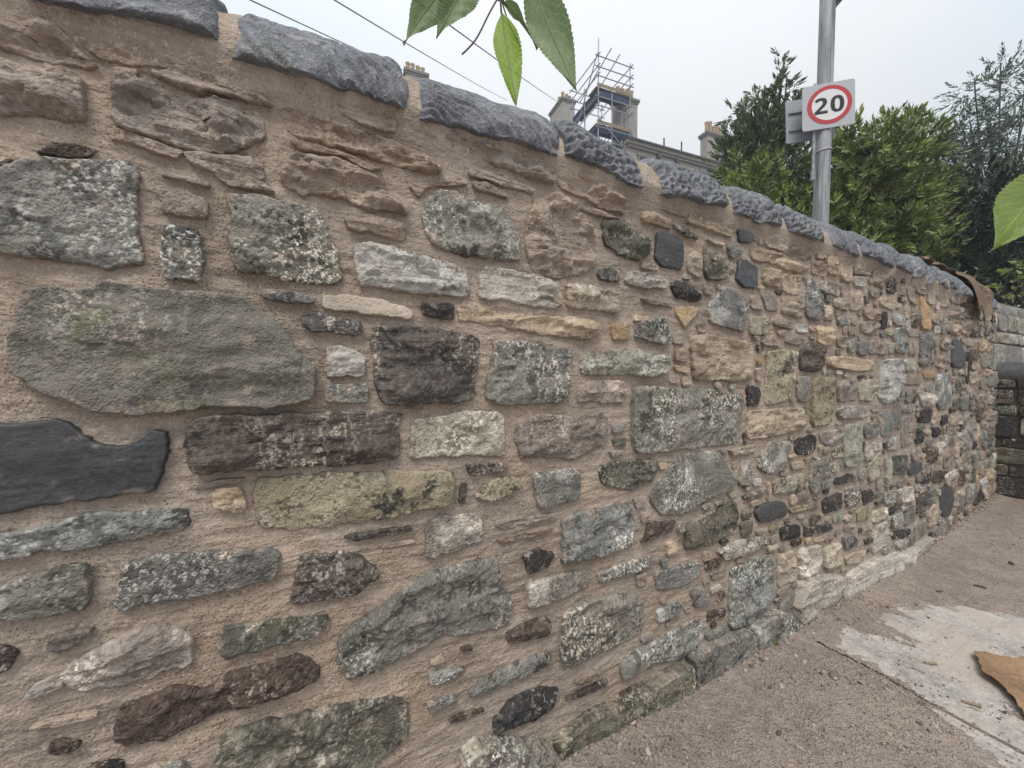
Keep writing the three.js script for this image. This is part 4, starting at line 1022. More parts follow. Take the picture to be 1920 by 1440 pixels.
// ---------------------------------------------------------------- the wall beyond and the low wall that meets it
function plainWall(name, label, base, frame, L, H, T0, palette, rows, copeMat, copeR, sd, dim = .62) {
  const o = thing(name, label, 'wall', [base.x, 0, base.z]); o.userData.kind = 'thing';
  const at = (pos, s, h, z) => { const p = frame(s, h, z); pos.push(p.x - base.x, p.y, p.z - base.z); };
  const pos = [], uv = [], col = [], idx = [];
  const nx = Math.max(10, Math.round(L / .04)), ny = Math.round(H / .04);
  for (let j = 0; j <= ny; j++) for (let i = 0; i <= nx; i++) { const s = L * i / nx, h = -.1 + (H + .1) * j / ny; at(pos, s, h, -.012 + .012 * fbm(s * 6, h * 6, sd, 3)); uv.push(s, h); const t = dim + .2 * dim * fbm(s * 3, h * 3, sd + 2); col.push(t, t, t * .97); }
  for (let j = 0; j < ny; j++) for (let i = 0; i < nx; i++) { const a = j * (nx + 1) + i; idx.push(a, a + 1, a + nx + 2, a, a + nx + 2, a + nx + 1); }
  put('pointing', geoOf(pos, idx, uv, col), M.mortar, o);
  { const p2 = [], u2 = [], c2 = [], i2 = []; for (const s of [0, L]) for (const [h, z] of [[-.1, -.04], [H, -.04], [H, -T0], [-.1, -T0]]) { at(p2, s, h, z); u2.push(s, h + z); c2.push(.7, .7, .7); } for (let j = 0; j < 4; j++) { const b = (j + 1) % 4; i2.push(j, b, b + 4, j, b + 4, j + 4); } i2.push(0, 2, 1, 0, 3, 2, 4, 5, 6, 4, 6, 7); put('core', geoOf(p2, i2, u2, c2), M.mortar, o); }
  let h = .02; for (let r = 0; h < H - .06; r++) { const rh = Math.min(rows[r % rows.length] * RR(.85, 1.15), H - h - .01); let s = RR(-.1, 0); while (s < L - .05) { const w = rh * RR(1.1, 2.6), g = .012, x0 = Math.max(s, .0) + g, x1 = Math.min(s + w, L) - g, y0 = h + g, y1 = h + rh - g; if (x1 - x0 > .05) { const j = () => RR(-.012, .012); const t = palette[Math.floor(R() * palette.length)]; put('stone', stoneGeo([[x0 + j(), y0 + j()], [(x0 + x1) / 2, y0 + j()], [x1 + j(), y0 + j()], [x1 + j(), y1 + j()], [(x0 + x1) / 2 + j(), y1 + j()], [x0 + j(), y1 + j()]], t, { cell: .022, at: (p, a, b, z) => at(p, a, b, z), stand: RR(-.004, .02), smear: .5 }), STONE_MAT[t], o); } s += w; } h += rh; }
  let s = -.02, k = 0; while (s < L - .05) { const w = Math.min(RR(.5, .8), L - s), n = Math.round(w / .025), m = 26, p3 = [], u3 = [], c3 = [], i3 = []; for (let j = 0; j <= m; j++) for (let i = 0; i <= n; i++) { const u = s + (w - .012) * i / n, a = lerp(-.5, Math.PI + .4, j / m), e = Math.min(i, n - i) * .025, r = copeR * (1 - .12 * sstep(.03, 0, e)) + .012 * fbm(u * 12, a * 3, sd + k * 7, 3); at(p3, u, H + .02 + Math.sin(a) * r * .9, -T0 / 2 + Math.cos(a) * r); u3.push(u, a * copeR + k * .3); c3.push(1, 1, 1); } for (let j = 0; j < m; j++) for (let i = 0; i < n; i++) { const a = j * (n + 1) + i; i3.push(a, a + 1, a + n + 2, a, a + n + 2, a + n + 1); } put('cope_stone', geoOf(p3, i3, u3, c3), copeMat, o); s += w; k++; }
  return o;
}
M.paleCope = new THREE.MeshStandardMaterial({ map: KIND.t[0], bumpMap: bumpRough, bumpScale: .01, roughness: .9, vertexColors: true, name: 'pale cope' });
M.darkCope = new THREE.MeshStandardMaterial({ map: KIND.s[0], bumpMap: bumpRough, bumpScale: .012, roughness: .6, vertexColors: true, name: 'dark cope' });
{
  const A = wallAt(6.80, 0, -.035), dir = V(.897, 0, -.442).normalize(), nor = V(-dir.z, 0, dir.x);
  plainWall('stone_wall', 'pale stone wall with smooth round grey cope continuing behind the low dark wall', A, (s, h, z) => V(A.x + dir.x * s + nor.x * z, h, A.z + dir.z * s + nor.z * z), 4.6, 2.33, .36, ['e', 'g', 't', 'p', 'g', 'w'], [.30, .22, .34, .18], M.paleCope, .19, 3000);
  const C = wallAt(7.03, 0, -.10), D = wallAt(7.03, 0, 2.2), d2 = D.clone().sub(C).setY(0).normalize(), n2 = V(-d2.z, 0, d2.x); // runs out from the wall, its face towards the camera
  const facing = n2.dot(V(-C.x, 0, -C.z)) > 0 ? 1 : -1;
  plainWall('low_stone_wall', 'low dark damp stone wall with black cope at the far end of the path', C, (s, h, z) => V(C.x + d2.x * s + n2.x * z * facing, h, C.z + d2.z * s + n2.z * z * facing), 2.3, 1.50, .34, ['k', 'd', 'n', 'k', 'd'], [.24, .16, .2, .13], M.darkCope, .19, 3100, .22);
}
// ---------------------------------------------------------------- speed sign on its post behind the wall
{
  const post = thing('sign_post', 'weathered grey metal post rising behind the wall and carrying the speed sign', 'post', [2.40, 0, -3.0]);
  const galvMap = colourMap((i, c) => { const t = .8 + .4 * (nB[i] - .5) + .5 * (nA[i] - .5), d = sstep(.56, .66, nV[i]) * .6, b = [.40, .42, .45], k = [.12, .125, .135]; for (let q = 0; q < 3; q++) c[q] = lerp(b[q] * t, k[q], d); });
  galvMap.repeat.set(.4, 2.4); const galv = new THREE.MeshStandardMaterial({ map: galvMap, roughness: .55, metalness: .35, name: 'galvanised steel' });
  const foot = V(-.06, 0, 0), top = V(.05, 5.6, 0);
  put('pole', rod(foot, top, .053, .050, 24), galv, post);
  put('cap', new THREE.SphereGeometry(.056, 16, 8, 0, 7, 0, 1.6).translate(top.x, top.y - .01, top.z), galv, post);
  const band = (y) => { const t = y / 5.6, g = new THREE.TorusGeometry(.055, .005, 6, 28); g.rotateX(Math.PI / 2); g.rotateZ(.12); g.translate(lerp(-.06, .05, t), y, 0); return g; };
  put('strap', band(3.245), new THREE.MeshStandardMaterial({ color: 0xb9bdc2, roughness: .5, metalness: .5, name: 'strap' }), post);
  put('conduit', merge([rod(V(-.077, 3.05, .01), V(-.071, 3.42, .01), .011, .011, 10), rod(V(-.0775, 3.02, .012), V(-.0772, 3.10, .012), .016, .016, 8)]), galv, post);
  put('bracket', merge([box(.03, .05, .12, .105, 4.40, 0, .004), box(.10, .02, .02, .07, 4.41, 0, .003)]), galv, post);

  const sign = thing('speed_sign', 'square grey plate with red ring and black 20 on the post', 'sign', [2.395, 3.56, -2.945]);
  sign.rotation.y = -Math.atan2(.09, .315); sign.rotation.z = .012;
  const plateShape = new THREE.Shape(); { const a = .1675, r = .022; plateShape.moveTo(-a + r, -a); plateShape.lineTo(a - r, -a); plateShape.quadraticCurveTo(a, -a, a, -a + r); plateShape.lineTo(a, a - r); plateShape.quadraticCurveTo(a, a, a - r, a); plateShape.lineTo(-a + r, a); plateShape.quadraticCurveTo(-a, a, -a, a - r); plateShape.lineTo(-a, -a + r); plateShape.quadraticCurveTo(-a, -a, -a + r, -a); }
  const plateGeo = new THREE.ExtrudeGeometry(plateShape, { depth: .004, bevelEnabled: true, bevelThickness: .001, bevelSize: .001, bevelSegments: 1, curveSegments: 8 });
  const grey = new THREE.MeshStandardMaterial({ color: new THREE.Color(.40, .425, .46), roughness: .45, name: 'grey sheeting' });
  const plate = put('plate', plateGeo, grey, sign);
  const ring = (r0, r1, d, z) => { const s = new THREE.Shape(); s.absarc(0, 0, r1, 0, Math.PI * 2); if (r0) { const h = new THREE.Path(); h.absarc(0, 0, r0, 0, Math.PI * 2, true); s.holes.push(h); } const g = new THREE.ExtrudeGeometry(s, { depth: d, bevelEnabled: false, curveSegments: 56 }); g.translate(.006, .004, z); return g; };
  put('white_disc', ring(0, .117, .0015, .0055), new THREE.MeshStandardMaterial({ color: new THREE.Color(.66, .68, .71), roughness: .4, name: 'white sheeting' }), sign);
  put('red_ring', ring(.114, .143, .0018, .0055), new THREE.MeshStandardMaterial({ color: new THREE.Color(.42, .035, .045), roughness: .4, name: 'red sheeting' }), sign);
  const font = await new FontLoader().loadAsync('fonts/droid/droid_sans_bold.typeface.json');
  const black = new THREE.MeshStandardMaterial({ color: 0x12131a, roughness: .45, name: 'black film' });
  for (const [ch, x] of [['2', -.054], ['0', .050]]) { const g = new TextGeometry(ch, { font, size: .12, depth: .0012, curveSegments: 10, bevelEnabled: false }); g.computeBoundingBox(); const b = g.boundingBox; g.translate(-(b.min.x + b.max.x) / 2, -(b.min.y + b.max.y) / 2, 0); g.scale(1.06, 1, 1); g.translate(x + .006, .002, .0072); put('digit', g, black, sign); }
  const cl = (y) => merge([box(.11, .018, .03, .0, y, -.018, .003)]);
  put('clamp', cl(.09), galv, sign); put('clamp', cl(-.09), galv, sign);
  const back = thing('road_sign', 'back of a second grey plate fixed behind the speed sign facing away', 'sign', [2.365, 3.55, -3.085]);
  back.rotation.y = -Math.atan2(.09, .315) + .05; back.rotation.z = .03; put('plate', plateGeo.clone(), new THREE.MeshStandardMaterial({ color: new THREE.Color(.30, .32, .36), roughness: .5, metalness: .3, name: 'sign back' }), back); put('rail', merge([box(.30, .02, .012, 0, .07, .012, .003), box(.30, .02, .012, 0, -.07, .012, .003)]), galv, back);
}
// ---------------------------------------------------------------- foliage
const leafShape = (L, W, bend, n = 4) => { // one leaf along +y: a folded, pointed blade
  const pos = [], idx = [], uv = []; for (let i = 0; i <= n; i++) { const t = i / n, w = W * Math.pow(Math.sin(Math.PI * Math.pow(clamp(t, .02, .985), .85)), .8), z = bend * t * t * L; pos.push(-w, t * L, z + w * .35, 0, t * L, z, w, t * L, z + w * .35); uv.push(0, t, .5, t, 1, t); }
  for (let i = 0; i < n; i++) { const a = i * 3; idx.push(a, a + 1, a + 4, a, a + 4, a + 3, a + 1, a + 2, a + 5, a + 1, a + 5, a + 4); } return geoOf(pos, idx, uv);
};
function sprig(count, L, W, len, spread, sd) { // a shoot with leaves round it
  const parts = []; for (let i = 0; i < count; i++) { const g = leafShape(L * (.75 + .5 * h3(i, sd, 1)), W * (.8 + .4 * h3(i, sd, 2)), -.25 - .3 * h3(i, sd, 3), 3), t = (i + .6) / count; g.rotateX(spread * (1.25 - .75 * t) * (.8 + .4 * h3(i, sd, 4))); g.rotateY(i * 2.4 + h3(i, sd, 5)); g.translate(0, t * len, 0); parts.push(g); }
  parts.push(rod(V(0, -.1, 0), V(0, len, 0), .004, .002, 4)); return merge(parts);
}
const leafMat = (r, g, b, rough = .42, tr = .42) => new THREE.MeshPhysicalMaterial({ color: new THREE.Color(r, g, b), roughness: rough, transmission: tr, thickness: 0, side: THREE.DoubleSide, name: 'leaf' });
const bark = new THREE.MeshStandardMaterial({ map: KIND.n[0], bumpMap: bumpStrata, bumpScale: .01, roughness: .95, name: 'bark' });
function tree(name, label, foot, clumps, sprigGeo, mat, perClump, tint, limbR, up = .5, trunkTop) {
  const o = thing(name, label, 'tree', foot.toArray()), inv = foot.clone().negate();
  const limbs = [], top = trunkTop.clone().add(inv); limbs.push(rod(V(0, 0, 0), top, limbR, limbR * .6, 10));
  for (const [c, r] of clumps) { const p = c.clone().add(inv), k = V(top.x * RR(.5, .95), top.y * RR(.45, .98), top.z * RR(.5, .95)), mid = k.clone().lerp(p, .55).add(V(0, RR(.0, .2), 0)); limbs.push(tubeOf([k, mid, p.clone().add(V(0, r * .5, 0))], limbR * .16, 6, 5)); }
  put('trunk', merge(limbs), bark, o);
  let n = 0; const counts = clumps.map(([, r]) => Math.round(perClump * r * r / .25)); for (const c of counts) n += c;
  const im = new THREE.InstancedMesh(sprigGeo, mat, n); im.name = 'crown'; im.castShadow = im.receiveShadow = true; im.userData.kind = 'stuff'; let at = 0; const m4 = new THREE.Matrix4(), q = new THREE.Quaternion(), q2 = new THREE.Quaternion(), c3 = new THREE.Color();
  clumps.forEach(([c, r, squash = .8], ci) => { for (let i = 0; i < counts[ci]; i++) {
    const d = V(RR(-1, 1), RR(-1, 1), RR(-1, 1)); if (d.lengthSq() < .05) d.set(0, 1, 0); d.normalize(); const rad = r * (.35 + .65 * Math.cbrt(R())) * (1 + .35 * fbm(d.x * 2 + ci, d.y * 2 + d.z, 4000, 2)); const p = c.clone().add(inv).add(V(d.x * rad, d.y * rad * squash, d.z * rad));
    const dir = d.clone().add(V(0, up, 0)).add(V(RR(-.6, .6), RR(-.4, .6), RR(-.6, .6))).normalize(); q.setFromUnitVectors(V(0, 1, 0), dir); q2.setFromAxisAngle(V(0, 1, 0), RR(0, 6.28)); q.multiply(q2); const sc = RR(.7, 1.25);
    m4.compose(p, q, V(sc, sc, sc)); im.setMatrixAt(at, m4); const [a, b, t] = tint(); im.setColorAt(at, c3.setRGB(a, b, t)); at++;
  } });
  o.add(im); return o;
}
// ---------------------------------------------------------------- trees beyond the wall
{
  const laurel = sprig(9, .105, .018, .15, 1.05, 3), laurelB = sprig(9, .10, .020, .15, 1.15, 7), fine = sprig(13, .085, .014, .30, 1.2, 11);
  const envelope = (list) => list.map(([x, y, z, r, q]) => [V(x, y, z), r, q]);
  const fill = (n, cx, cz, y0, y1, rad, r0, r1) => { const a = []; for (let i = 0; i < n; i++) { const t = (i + .5) / n, y = lerp(y0, y1, t), R0 = rad(t), an = RR(0, 6.28), k = Math.sqrt(R()); a.push([cx + Math.cos(an) * R0 * k, y, cz + Math.sin(an) * R0 * k * .8, RR(r0, r1)]); } return a; };
  // tall dark evergreen behind the sign, with loose leading shoots
  const tA = fill(30, 5.35, -8.0, 2.2, 6.6, (t) => lerp(1.25, .55, t * t), .45, .7).concat([[4.8, 5.0, -8, .42], [4.7, 4.2, -7.8, .5], [4.62, 6.85, -8, .2], [4.9, 6.6, -8, .34], [5.0, 7.1, -8, .26], [4.85, 6.1, -8, .38], [5.2, 7.4, -8, .22], [5.65, 7.45, -8, .24], [5.85, 6.9, -8, .36], [5.3, 6.6, -8, .45], [5.5, 6.95, -8, .30], [5.42, 7.4, -8, .20], [5.52, 7.75, -8, .15], [5.0, 6.95, -8, .2], [5.6, 8.1, -8, .10], [4.9, 6.4, -8, .3]]);
  tree('evergreen_tree', 'tall dark evergreen with loose leading shoots left of the sign post', V(5.3, 0, -8.1), envelope(tA), laurel, leafMat(.115, .16, .082), 70, () => { const v = RR(.6, 1.35); return [v * RR(.9, 1.1), v, v * RR(.85, 1.1)]; }, .10, .55, V(5.4, 6.4, -8));
  // broad lighter laurel right of the sign
  const tB = fill(34, 6.35, -7.0, 2.3, 5.5, (t) => lerp(.85, .7, t), .38, .58).concat([[5.75, 5.45, -7, .34], [6.1, 5.85, -7, .30], [6.5, 5.65, -7, .36], [6.95, 6.05, -7, .30], [7.25, 5.9, -7, .30], [7.4, 5.3, -7, .40], [7.45, 4.7, -7, .40], [5.55, 4.3, -6.7, .42], [6.0, 4.7, -6.5, .42], [6.7, 4.6, -6.5, .42], [5.7, 3.6, -6.4, .42], [6.2, 3.9, -6.3, .42], [6.8, 3.7, -6.4, .42]]);
  tree('laurel_tree', 'broad bright green laurel right of the sign post', V(6.4, 0, -7.1), envelope(tB), laurelB, leafMat(.185, .245, .085), 95, () => { const y = R() < .22 ? RR(1.25, 1.8) : RR(.6, 1.2); return [y * RR(.9, 1.15), y, y * RR(.65, 1)]; }, .10, .5, V(6.4, 4.7, -7.0));
  // lighter bush low at the left, spilling over the wall
  const tD = [[4.3, 5.3, -7.2, .34], [4.5, 5.0, -7.1, .42], [3.9, 4.85, -7.2, .34], [4.3, 4.5, -7.1, .45], [4.9, 4.5, -6.9, .4], [5.2, 4.1, -6.7, .4], [3.9, 4.3, -7.2, .4], [4.55, 4.1, -7.0, .5], [3.95, 4.0, -7.1, .4], [4.9, 3.6, -6.8, .5], [5.3, 3.3, -6.4, .5], [4.3, 3.4, -6.9, .5], [5.6, 3.0, -6.1, .45], [4.7, 2.8, -6.6, .5]];
  tree('laurel_tree', 'small yellow green bush in front of the tall evergreen above the copes', V(4.6, 0, -7.0), envelope(tD), laurelB, leafMat(.19, .27, .08), 95, () => { const y = R() < .25 ? RR(1.2, 1.7) : RR(.65, 1.2); return [y * RR(.9, 1.1), y, y * RR(.6, 1)]; }, .07, .5, V(4.7, 3.4, -6.9));
  // dark trees beyond
  const tE = fill(34, 9.3, -7.8, 1.8, 5.2, () => 1.9, .5, .8).concat(fill(14, 7.6, -6.9, 1.8, 3.6, () => 1.2, .4, .6));
  tree('evergreen_tree', 'dark evergreen mass low behind the far end of the wall', V(9.0, 0, -8.0), envelope(tE), laurel, leafMat(.040, .066, .036), 80, () => { const v = RR(.5, 1.4); return [v * RR(.8, 1.1), v, v * RR(.8, 1.2)]; }, .12, .4, V(9.2, 4.4, -7.9));
  const tC = fill(40, 11.6, -9.4, 3.0, 7.6, (t) => lerp(2.2, 1.3, t), .5, .75).concat([[10.7, 8.1, -9, .5, .5], [11.3, 8.5, -9, .55, .5], [11.9, 8.2, -9, .6, .5], [10.4, 7.2, -9, .5, .45], [11.0, 7.3, -9, .5, .5], [10.3, 6.3, -9, .55, .5], [11.2, 6.2, -9, .6, .5]]);
  tree('leafy_tree', 'airy dark green tree with drooping fine leaves at the right edge', V(12.2, 0, -9.6), envelope(tC), fine, leafMat(.095, .135, .088), 30, () => { const v = RR(.6, 1.4); return [v * RR(.85, 1.1), v, v * RR(.9, 1.2)]; }, .09, -.1, V(11.8, 6.0, -9.4));
}
{ // arching rose-like shoots above the low wall
  const o = thing('climbing_shrub', 'thin arching shoots with small bright leaves above the low dark wall', 'shrub', [7.3, 0, -5.7]);
  const stems = [], leaf = leafShape(.072, .021, -.2, 3), spots = [];
  const shoot = (pts) => { const c = new THREE.CatmullRomCurve3(pts.map(([x, y, z]) => V(x - 7.3, y, z + 5.7))); stems.push(new THREE.TubeGeometry(c, 20, .005, 5)); for (let i = 3; i <= 22; i++) for (const sd of [-1, 1]) if (R() < .85) { const t = Math.min(1, i / 22), p = c.getPoint(t), d = c.getTangent(t); spots.push([p, d, sd]); } };
  shoot([[7.3, 0, -5.7], [7.25, 1.9, -5.65], [6.9, 2.75, -5.45], [6.5, 2.72, -5.25]]); shoot([[7.32, 0, -5.7], [7.3, 2.1, -5.6], [7.0, 2.95, -5.4], [6.62, 2.93, -5.2]]); shoot([[7.35, 0, -5.7], [7.4, 2.2, -5.6], [7.15, 3.0, -5.4], [6.8, 3.05, -5.2]]); shoot([[7.3, 0, -5.7], [7.2, 2.0, -5.5], [6.85, 2.6, -5.3], [6.55, 2.55, -5.1]]); shoot([[7.4, 0, -5.75], [7.5, 2.3, -5.7], [7.3, 2.9, -5.5], [6.95, 2.85, -5.3]]);
  put('stems', merge(stems), bark, o);
  const im = new THREE.InstancedMesh(leaf, leafMat(.27, .35, .09), spots.length); im.name = 'leaves'; im.userData.kind = 'stuff'; const m4 = new THREE.Matrix4(), q = new THREE.Quaternion(), c = new THREE.Color();
  spots.forEach(([p, d, sd], i) => { const dir = d.clone().multiplyScalar(.5).add(V(RR(-.4, .4), RR(-.1, .7), sd * .6 + RR(-.4, .4))).normalize(); q.setFromUnitVectors(V(0, 1, 0), dir); q.multiply(new THREE.Quaternion().setFromAxisAngle(V(0, 1, 0), RR(0, 6))); const s = RR(.7, 1.2); m4.compose(p, q, V(s, s, s)); im.setMatrixAt(i, m4); const v = RR(.6, 1.4); im.setColorAt(i, c.setRGB(v, v, v * RR(.7, 1.3))); });
  o.add(im);
}
// ---------------------------------------------------------------- tenements, chimneys and scaffold far behind
const ashlar = new THREE.MeshStandardMaterial({ map: KIND.c[0], roughness: .95, color: new THREE.Color(.45, .50, .58), name: 'ashlar' });
const ashlarDark = new THREE.MeshStandardMaterial({ map: KIND.c[0], roughness: .95, color: new THREE.Color(.74, .80, .90), name: 'pale ashlar' });
const slate = new THREE.MeshStandardMaterial({ color: new THREE.Color(.07, .075, .085), roughness: .7, name: 'roof slate' });
const clay = new THREE.MeshStandardMaterial({ color: new THREE.Color(.36, .27, .18), roughness: .9, name: 'buff clay' });
const glassDark = new THREE.MeshStandardMaterial({ color: new THREE.Color(.02, .025, .03), roughness: .15, name: 'window glass' });
const AX = V(.929, 0, -.370), AZ = V(.370, 0, .929);      // along the street of tenements, and out of their fronts
const FR = Math.atan2(.370, .929);
function chimney(house, label, corner, along, deep, top, base, pots) { // corner: nearest top corner of the stack
  const H = top - base, o = put('chimney_stack', box(along, H, deep, along / 2, H / 2, -deep / 2), ashlarDark, house), q = corner.clone().setY(base); house.updateMatrixWorld(); o.position.copy(house.worldToLocal(q)); o.userData.label = label;
  put('cap', merge([box(along + .24, .16, deep + .24, along / 2, H + .08, -deep / 2), box(along + .12, .12, deep + .12, along / 2, H - .06 - .003, -deep / 2)]), ashlar, o);
  for (const [u, v, h] of pots) { const g = new THREE.LatheGeometry([[.15, 0], [.17, .06], [.13, .12], [.115, h * .8], [.14, h * .86], [.145, h], [.10, h], [.09, .1]].map(p => new THREE.Vector2(...p)), 14); g.translate(u, H + .16, v); put('chimney_pot', g, clay, o); }
  return o;
}
function tenement(label, corner, along, deep, eaves, wins) {
  const o = thing('tenement', label, 'building', [corner.x, 0, corner.z]); o.rotation.y = FR;
  o.userData.kind = 'thing'; put('wall', box(along, eaves, deep, along / 2, eaves / 2, -deep / 2), ashlarDark, o);
  put('cornice', merge([box(along + .3, .22, .36, along / 2, eaves + .11, .05), box(along + .1, .16, .2, along / 2, eaves - .083, .05)]), ashlar, o);
  const roof = new THREE.Shape(); roof.moveTo(0, 0); roof.lineTo(-deep, 0); roof.lineTo(-deep / 2, 2.2); roof.closePath(); const rg = new THREE.ExtrudeGeometry(roof, { depth: along, bevelEnabled: false }); rg.rotateY(Math.PI / 2); rg.scale(1, 1, 1); rg.translate(0, eaves + .10, 0); { const b = (rg.computeBoundingBox(), rg.boundingBox); rg.translate(-b.min.x, 0, -.35 - b.max.z); } put('roof', rg, slate, o);
  put('gutter', box(along + .3, .1, .12, along / 2, eaves + .27, .26), slate, o);
  for (const x of [2.4, 3.9]) if (x < along) put('downpipe', merge([rod(V(x, 0, .08), V(x, eaves, .08), .06, .06, 8), box(.22, .28, .2, x, eaves - .25, .09)]), slate, o);
  for (const [x, y, w = 1.0, h = 1.9] of wins) { const win = put('window', merge([box(.12, h, .1, x - w / 2 - .06, y, .02), box(.12, h, .1, x + w / 2 + .06, y, .02), box(w + .4, .16, .14, x, y + h / 2 + .08, .03), box(w + .4, .12, .16, x, y - h / 2 - .06, .04)]), ashlar, o); put('pane', box(w, h, .03, x, y, .004), glassDark, win); put('sash', merge([box(w, .06, .05, x, y, .03), box(w, .06, .05, x, y + h / 2 - .03, .03), box(.05, h, .045, x, y, .031)]), new THREE.MeshStandardMaterial({ color: new THREE.Color(.25, .25, .25), roughness: .6, name: 'sash paint' }), win); }
  for (const [x, h] of [[3.1, .9], [4.6, 1.0], [1.9, .4]]) if (x < along) put('vent_pipe', rod(V(x, eaves + .3, -.2), V(x, eaves + .3 + h, -.2), .05, .05, 8), slate, o);
  return o;
}
const winRows = []; for (let r = 0; r < 4; r++) for (const x of [1.4, 3.15, 4.9, 6.6, 8.3]) winRows.push([x, 14.55 - r * 3.4]);
const rowRight = tenement('stone tenement with dark gutter and roof showing between wall and trees', V(7.2, 0, -24.2), 9.5, 8, 16.05, winRows);
const rowLeft = tenement('tenement row of which only two chimneys show above the copes, left of the scaffold', V(-9.5, 0, -22.8), 15.9, 8, 15.6, winRows);
chimney(rowLeft, 'pale chimney with clustered pots left of the scaffold', V(3.87, 0, -30), 1.12, 2.0, 23.0, 0, [[.25, -.35, .62], [.6, -.35, .55], [.25, -.9, .6], [.6, -.95, .6], [.88, -.4, .5]]);
chimney(rowRight, 'tall pale chimney standing inside the scaffold', V(6.95, 0, -25.4), 1.55, .75, 19.85, 12, [[.2, -.35, .75], [.6, -.35, .7], [1.0, -.35, .8], [1.32, -.35, .75]]);
chimney(rowRight, 'grey chimney with a row of pots beside the evergreen', V(14.15, 0, -28.1), 2.2, .62, 19.2, 0, [[.25, -.3, .85], [.6, -.3, .95], [.95, -.3, .7], [1.25, -.3, .8], [1.6, -.3, .8], [1.95, -.3, .75]]);
chimney(rowLeft, 'chimney whose four round pots just show above the copes', V(-6.55, 0, -24), 1.3, .7, 20.42, 0, [[.16, -.35, .62], [.46, -.35, .62], [.78, -.35, .56], [1.08, -.35, .54]]);
{ // scaffold tower
  const sc = thing('scaffold_tower', 'steel tube scaffold tower with boarded lifts round a chimney', 'scaffold', [5.33, 0, -24]); sc.rotation.y = FR;
  const steel = new THREE.MeshStandardMaterial({ color: new THREE.Color(.30, .33, .38), roughness: .5, metalness: .5, name: 'scaffold tube' }), board = new THREE.MeshStandardMaterial({ map: KIND.c[0], color: new THREE.Color(.55, .52, .45), roughness: .9, name: 'scaffold board' }), net = new THREE.MeshStandardMaterial({ color: new THREE.Color(.035, .05, .10), roughness: .9, name: 'dark blue sheeting' });
  const W0 = 2.4, D0 = 3.1, r = .034, tube = (a, b) => put('tube', rod(V(...a), V(...b), r, r, 7), steel, sc);
  for (const [x, z, h] of [[0, 0, 22.4], [W0, 0, 21.6], [0, -D0, 20.9], [W0, -D0, 21.0], [0, -D0 * .5, 20.4], [W0 * .42, 0, 19.3], [W0 * .42, -D0, 21.2]]) put('upright', rod(V(x, 0, z), V(x, h, z), r, r, 8), steel, sc);
  for (const y of [16.2, 17.0, 18.3, 18.85, 20.1, 20.65, 21.3]) { const e = .25; tube([-e, y, .04], [W0 + e, y, .04]); tube([-.04, y + .05, e], [-.04, y + .05, -D0 - e]); tube([W0 + .04, y + .05, e], [W0 + .04, y + .05, -D0 - e]); if (y > 18) tube([-e, y, -D0], [W0 + e, y, -D0]); }
  tube([0, 17.5, .06], [W0, 15.7, .06]); tube([W0, 19.4, -.2], [W0 + .05, 17.6, -D0]); tube([-.07, 21.5, 0], [-.07, 17.4, -D0]); tube([.6, 21.6, .5], [.6, 20.7, -D0]); tube([1.3, 21.5, .4], [1.3, 20.6, -D0]);
  for (const y of [17.2, 19.45]) { for (let k = 0; k < 4; k++) put('board', box(W0 + .3, .045, .21, W0 / 2, y, -.13 - k * .225), board, sc); for (let k = 0; k < 3; k++) put('board', box(.21, .045, D0 - 1, .12 + k * .225, y + .002, -1.0 - (D0 - 1) / 2), board, sc); put('toe_board', box(W0 + .2, .2, .03, W0 / 2, y + .12, .03), board, sc); put('sheeting', merge([box(W0 + .1, .42, .02, W0 / 2, y - .26, -.06), box(.02, .62, D0, .04, y - .36, -D0 / 2), box(W0 * .98, .02, .9, W0 / 2, y - .06, -.5), box(.72, .02, D0, .36, y - .075, -D0 / 2)]), net, sc); }
  put('ladder', merge([rod(V(1.75, 15.5, .02), V(2.05, 19.3, -.35), .025, .025, 6), rod(V(2.08, 15.5, .02), V(2.38, 19.3, -.35), .025, .025, 6), ...Array.from({ length: 14 }, (_, i) => { const t = i / 14, x = 1.75 + .3 * t, y = 15.5 + 3.8 * t, z = .02 - .37 * t; return rod(V(x, y, z), V(x + .33, y, z), .015, .015, 5); })]), steel, sc);
}
{ // overhead cables
  const cableMat = new THREE.MeshStandardMaterial({ color: new THREE.Color(.22, .20, .21), roughness: .8, name: 'cable' });
  const cable = (a, b, label, sag = .12) => { const p = []; const A = V(...a), B = V(...b), d = B.clone().sub(A), A2 = A.clone().addScaledVector(d, -.5), B2 = A.clone().addScaledVector(d, 1.25); for (let i = 0; i <= 16; i++) { const t = i / 16, q = A2.clone().lerp(B2, t); q.y -= sag * (1 - (2 * t - 1) ** 2); p.push(q); } tag(put('overhead_cable', tubeOf(p, .011, 48, 5), cableMat), label, 'cable', 'overhead cables'); };
  cable([-2.566, 7.303, -6], [-.741, 16.067, -20], 'middle cable, meeting the copes left of the hanging leaf');
  cable([-.984, 7.037, -6], [2.415, 15.714, -20], 'right cable, passing behind the hanging leaves to the chimney');
  cable([-3.812, 7.303, -6], [-3.3, 16.392, -20], 'leftmost cable, at the top above the large left cope');
}
